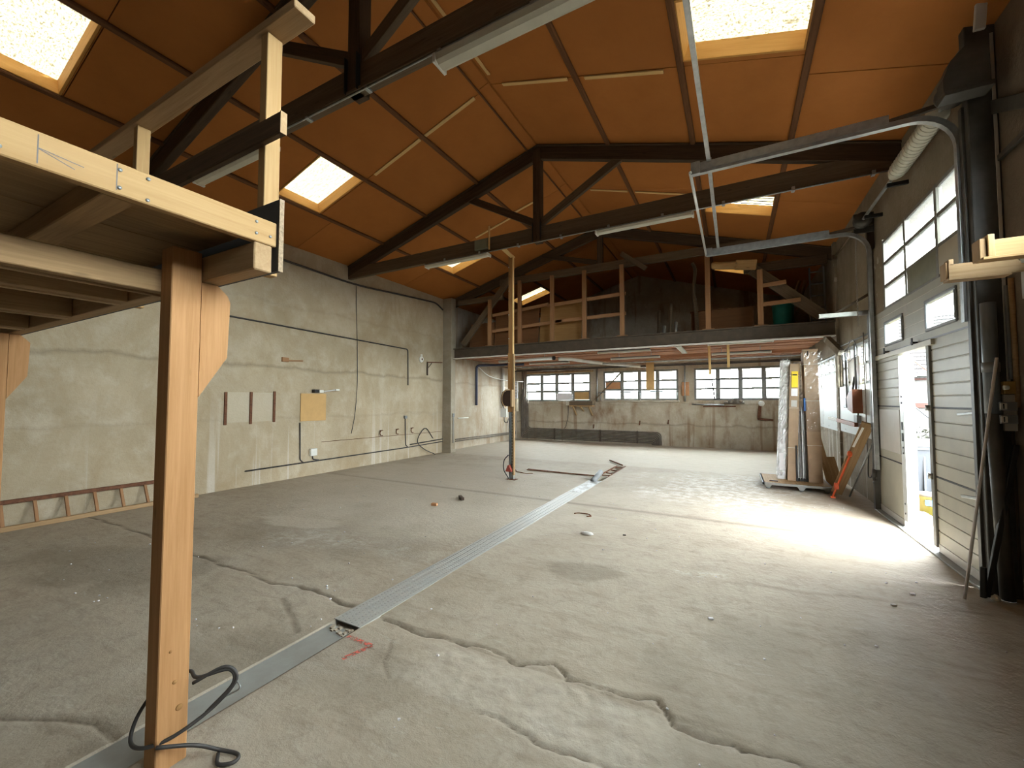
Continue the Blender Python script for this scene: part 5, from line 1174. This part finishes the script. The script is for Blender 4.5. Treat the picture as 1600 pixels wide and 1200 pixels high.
# ------------------------------------------------------------------ small things on the floor
tag(bar('brick_piece', (-4.12, 5.03, .022), (-4.03, 5.045, .022), .05, .04, 'orange_board', None), 'small orange piece of brick on the open floor', 'brick')
tag(bar('dark_block', (-4.03, 5.64, .025), (-3.88, 5.51, .025), .05, .045, 'dark_face', None), 'small dark block lying beyond the brick piece', 'block')
o_ = lathe('plaster_chip', [(.03, 0), (.075, .006), (.07, .02), (.03, .028)], (-1.59, 4.84, .0), 'grey_panel', None, 7); o_.scale = (1.1, .7, 1); tag(o_, 'pale chip of plaster on the floor past the diamond plate', 'debris')
tag(tube('wire_ring', smooth_path([(-2.03, 5.62, .008), (-1.98, 5.68, .008), (-1.85, 5.68, .008), (-1.78, 5.6, .008), (-1.83, 5.56, .008)]), .008, 'rust', None, 6), 'bent rusty wire on the floor beside the plate end', 'wire')
for i, (x, y) in enumerate(((-1.2, 5.0), (1.25, 4.62), (1.05, 4.30), (-.2, 3.4))):
    tag(bar('chip', (x, y, .008), (x + .035, y + .012, .008), .022, .014, ('dark_face', 'paper', 'paper', 'paper')[i], None), ('tiny dark crumb near the plaster chip', 'white crumb near the white rod foot', 'white crumb further from the big column', 'white crumb on the open floor')[i], 'debris')
tag(bar('cigarette_end', (.03, 2.02, .006), (.05, 2.06, .006), .009, .009, 'paper', None), 'small white stub on the floor in front of the long crack', 'debris')

J = Join(); rr = random.Random(5)
for k in range(150):
    x = rr.uniform(-6.5, 1.6); y = 1.3 + 7 * rr.random() ** 1.6
    if CH0 - .05 < x < CH1 + .05: continue
    a = rr.uniform(.004, .011); V, F = tube_geo([(x, y, .002), (x + a, y + rr.uniform(-a, a), a * .8)], [a, a * .5], 5); J.add(V, F)
o_ = J.done('plaster_crumbs', 'paper', floor); o_['kind'] = 'stuff'

# ------------------------------------------------------------------ yard outside the door
yd = holed_wall('ground', 'Z', 0, 0, 0, 1, 0, 1, [], 'asphalt') if False else None
V = [(2.1, -30, -.06), (60, -30, -.06), (60, 70, -.06), (2.1, 70, -.06), (-40, 16.2, -.06), (2.1, 16.2, -.06), (-40, 70, -.06)]
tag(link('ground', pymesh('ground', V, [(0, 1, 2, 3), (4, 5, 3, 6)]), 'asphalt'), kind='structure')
bn = thing('wheelie_bin', 'blue-grey wheeled bin standing in the yard outside the open wicket', 'bin', (2.78, 9.35, -.06))
BX, BY = 2.80, 9.32
def taper(name, hx0, hy0, hx1, hy1, z0, z1, mat, par):
    V = [(BX + sx * (hx0 if z == z0 else hx1), BY + sy * (hy0 if z == z0 else hy1), z) for z in (z0, z1) for sx, sy in ((-1, -1), (1, -1), (1, 1), (-1, 1))]
    return link(name, pymesh(name, V, [(0, 3, 2, 1), (4, 5, 6, 7), (0, 1, 5, 4), (1, 2, 6, 5), (2, 3, 7, 6), (3, 0, 4, 7)]), mat, par)
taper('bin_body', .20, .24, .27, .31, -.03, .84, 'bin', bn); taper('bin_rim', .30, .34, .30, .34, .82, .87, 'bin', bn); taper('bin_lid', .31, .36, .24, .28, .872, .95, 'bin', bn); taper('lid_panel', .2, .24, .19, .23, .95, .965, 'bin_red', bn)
for k in (-.12, 0, .12): box('moulded_rib', BX + k - .015, BX + k + .015, BY - .30, BY - .255, .05, .74, 'bin', bn)
for s_ in (-1, 1): lathe('wheel', [(.03, -.03), (.1, -.03), (.1, .03), (.03, .03)], (BX + s_ * .24, BY + .22, .04), 'black', bn, 16, 'X')
rod('handle', (BX - .2, BY + .4, .86), (BX + .2, BY + .4, .86), .018, 'bin', bn)
pa = thing('yellow_pail', 'yellow square pail with a blue label on the ground outside the wicket', 'pail', (2.5, 8.2, -.06))
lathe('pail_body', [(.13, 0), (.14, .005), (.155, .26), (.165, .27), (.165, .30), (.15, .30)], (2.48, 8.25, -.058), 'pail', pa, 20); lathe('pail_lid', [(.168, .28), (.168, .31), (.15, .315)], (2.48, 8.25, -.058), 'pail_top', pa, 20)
prism('label', [(2.40, 8.108), (2.44, 8.094), (2.50, 8.092), (2.54, 8.106), (2.545, 8.095), (2.50, 8.078), (2.44, 8.08), (2.395, 8.096)], 'Z', .10, .18, 'blue', pa)
sa = thing('paper_sack', 'sagging brown sack standing next to the wheelie bin', 'sack', (2.30, 8.88, -.06))
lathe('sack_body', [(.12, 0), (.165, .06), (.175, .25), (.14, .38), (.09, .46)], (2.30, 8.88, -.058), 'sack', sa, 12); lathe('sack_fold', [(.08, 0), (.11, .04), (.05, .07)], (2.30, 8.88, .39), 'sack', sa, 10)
for i, (x0, y0, x1, y1) in enumerate(((2.1, 8.75, 2.9, 8.55), (2.15, 7.6, 2.7, 8.0))):
    tag(bar('yard_plank', (x0, y0, -.035), (x1, y1, -.035), .12, .03, ('old_grey', 'galv')[i], None), ('grey plank lying in the yard before the bin', 'bright strip lying just outside the wicket sill')[i], 'plank')
# neighbour's house
A = math.radians(-16.6); hd = Vector((math.cos(A), math.sin(A), 0)); hn = Vector((-hd.y, hd.x, 0)); hc = Vector((5.66, 19., 0))
ho = thing('neighbour_house', 'pale house with a tiled roof and an orange band across the yard', 'house', (5.66, 19, -.06))
def hp_(u, v_, z): return hc + hd * u + hn * v_ + Vector((0, 0, z))
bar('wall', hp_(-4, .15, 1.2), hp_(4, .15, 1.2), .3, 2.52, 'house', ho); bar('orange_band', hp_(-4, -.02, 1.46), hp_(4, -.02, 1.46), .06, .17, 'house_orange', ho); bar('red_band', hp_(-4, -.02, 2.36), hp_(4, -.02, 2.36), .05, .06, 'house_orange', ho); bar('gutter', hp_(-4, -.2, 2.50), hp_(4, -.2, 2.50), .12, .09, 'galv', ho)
J = Join()
for rI in range(16):
    for cI in range(40):
        u = -4 + cI * .2 + (.1 if rI % 2 else 0); v0 = -.2 + rI * .22; z0 = 2.56 + rI * .155
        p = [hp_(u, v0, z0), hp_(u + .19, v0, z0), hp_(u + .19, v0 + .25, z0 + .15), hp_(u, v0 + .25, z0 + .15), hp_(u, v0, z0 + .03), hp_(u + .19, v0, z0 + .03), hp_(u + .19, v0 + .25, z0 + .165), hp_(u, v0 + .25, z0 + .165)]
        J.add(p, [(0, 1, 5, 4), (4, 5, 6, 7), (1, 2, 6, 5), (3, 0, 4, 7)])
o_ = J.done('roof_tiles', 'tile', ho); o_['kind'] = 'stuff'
bar('roof_deck', hp_(-4, 1.55, 3.72), hp_(4, 1.55, 3.72), 3.6, .02, 'tile', ho, hn * -.57 + Vector((0, 0, .8)))
hg = thing('garden_hedge', 'low yellow-green hedge in front of the neighbour house', 'hedge', (5.5, 17.5, 0))
J = Join(); rr = random.Random(11)
for k in range(900):
    c_ = hp_(rr.uniform(-3, 3), -1.2 + rr.uniform(-.3, .3), 0) + Vector((0, 0, rr.uniform(-.05, .75))); a = Vector((rr.uniform(-1, 1), rr.uniform(-1, 1), rr.uniform(-1, 1))).normalized() * .09; b = Vector((rr.uniform(-1, 1), rr.uniform(-1, 1), rr.uniform(-1, 1))).normalized() * .05
    J.add([c_ - a, c_ + b, c_ + a, c_ - b], [(0, 1, 2, 3)])
o_ = J.done('foliage', 'leaf', hg); o_['kind'] = 'stuff'
J = Join().tube([hp_(-3, -1.2, -.06), hp_(-3, -1.2, .5)], .03); J.done('stem', 'old', hg)
fe = thing('yard_fence', 'thin wire fence with rails before the hedge', 'fence', (5, 16.5, 0))
for z in (.75, 1.02): bar('rail', hp_(-3.5, -1.7, z), hp_(3.5, -1.7, z), .03, .03, 'galv', fe)
for u in (-3, -1.2, .9, 2.8): bar('post', hp_(u, -1.7, -.05), hp_(u, -1.7, 1.1), .05, .05, 'galv', fe)
sf = thing('yard_scaffold', 'thin scaffold frame with two diagonal stays seen through the open wicket', 'scaffold', (3.8, 12, -.06))
for x in (3.20, 3.98): rod('post', (x, 12.02, -.06), (x, 12.02, 2.9), .024, 'galv', sf, 8)
rod('diagonal_stay', (3.20, 11.99, 2.76), (3.98, 12.0, 1.93), .014, 'red', sf, 6); rod('diagonal_stay', (3.20, 11.99, 1.75), (3.98, 12.0, .90), .014, 'bin', sf, 6)
# saw marks and pencil lines on the platform beam, pale patches between the rusty strips
for y_, z0_, z1_ in ((.372, 2.298, 2.385), (.548, 2.30, 2.388)): box('saw_mark', -1.7856, -1.7844, y_ - .0015, y_ + .0015, z0_, z1_, 'dark_face', pf, 0)
bar('pencil_line', (-1.7848, .374, 2.345), (-1.7848, .47, 2.335), .001, .0025, 'dark_face', pf, (0, 0, 1), 0); bar('pencil_line', (-1.7848, .374, 2.343), (-1.7848, .45, 2.318), .001, .0025, 'dark_face', pf, (0, 0, 1), 0)
wl_ = bpy.data.objects['wall_left']
for y0, y1 in ((4.11, 4.49), (4.55, 4.94)): box('pale_patch', -8.1, -8.096, y0, y1, 1.21, 1.77, 'patch', wl_, 0)
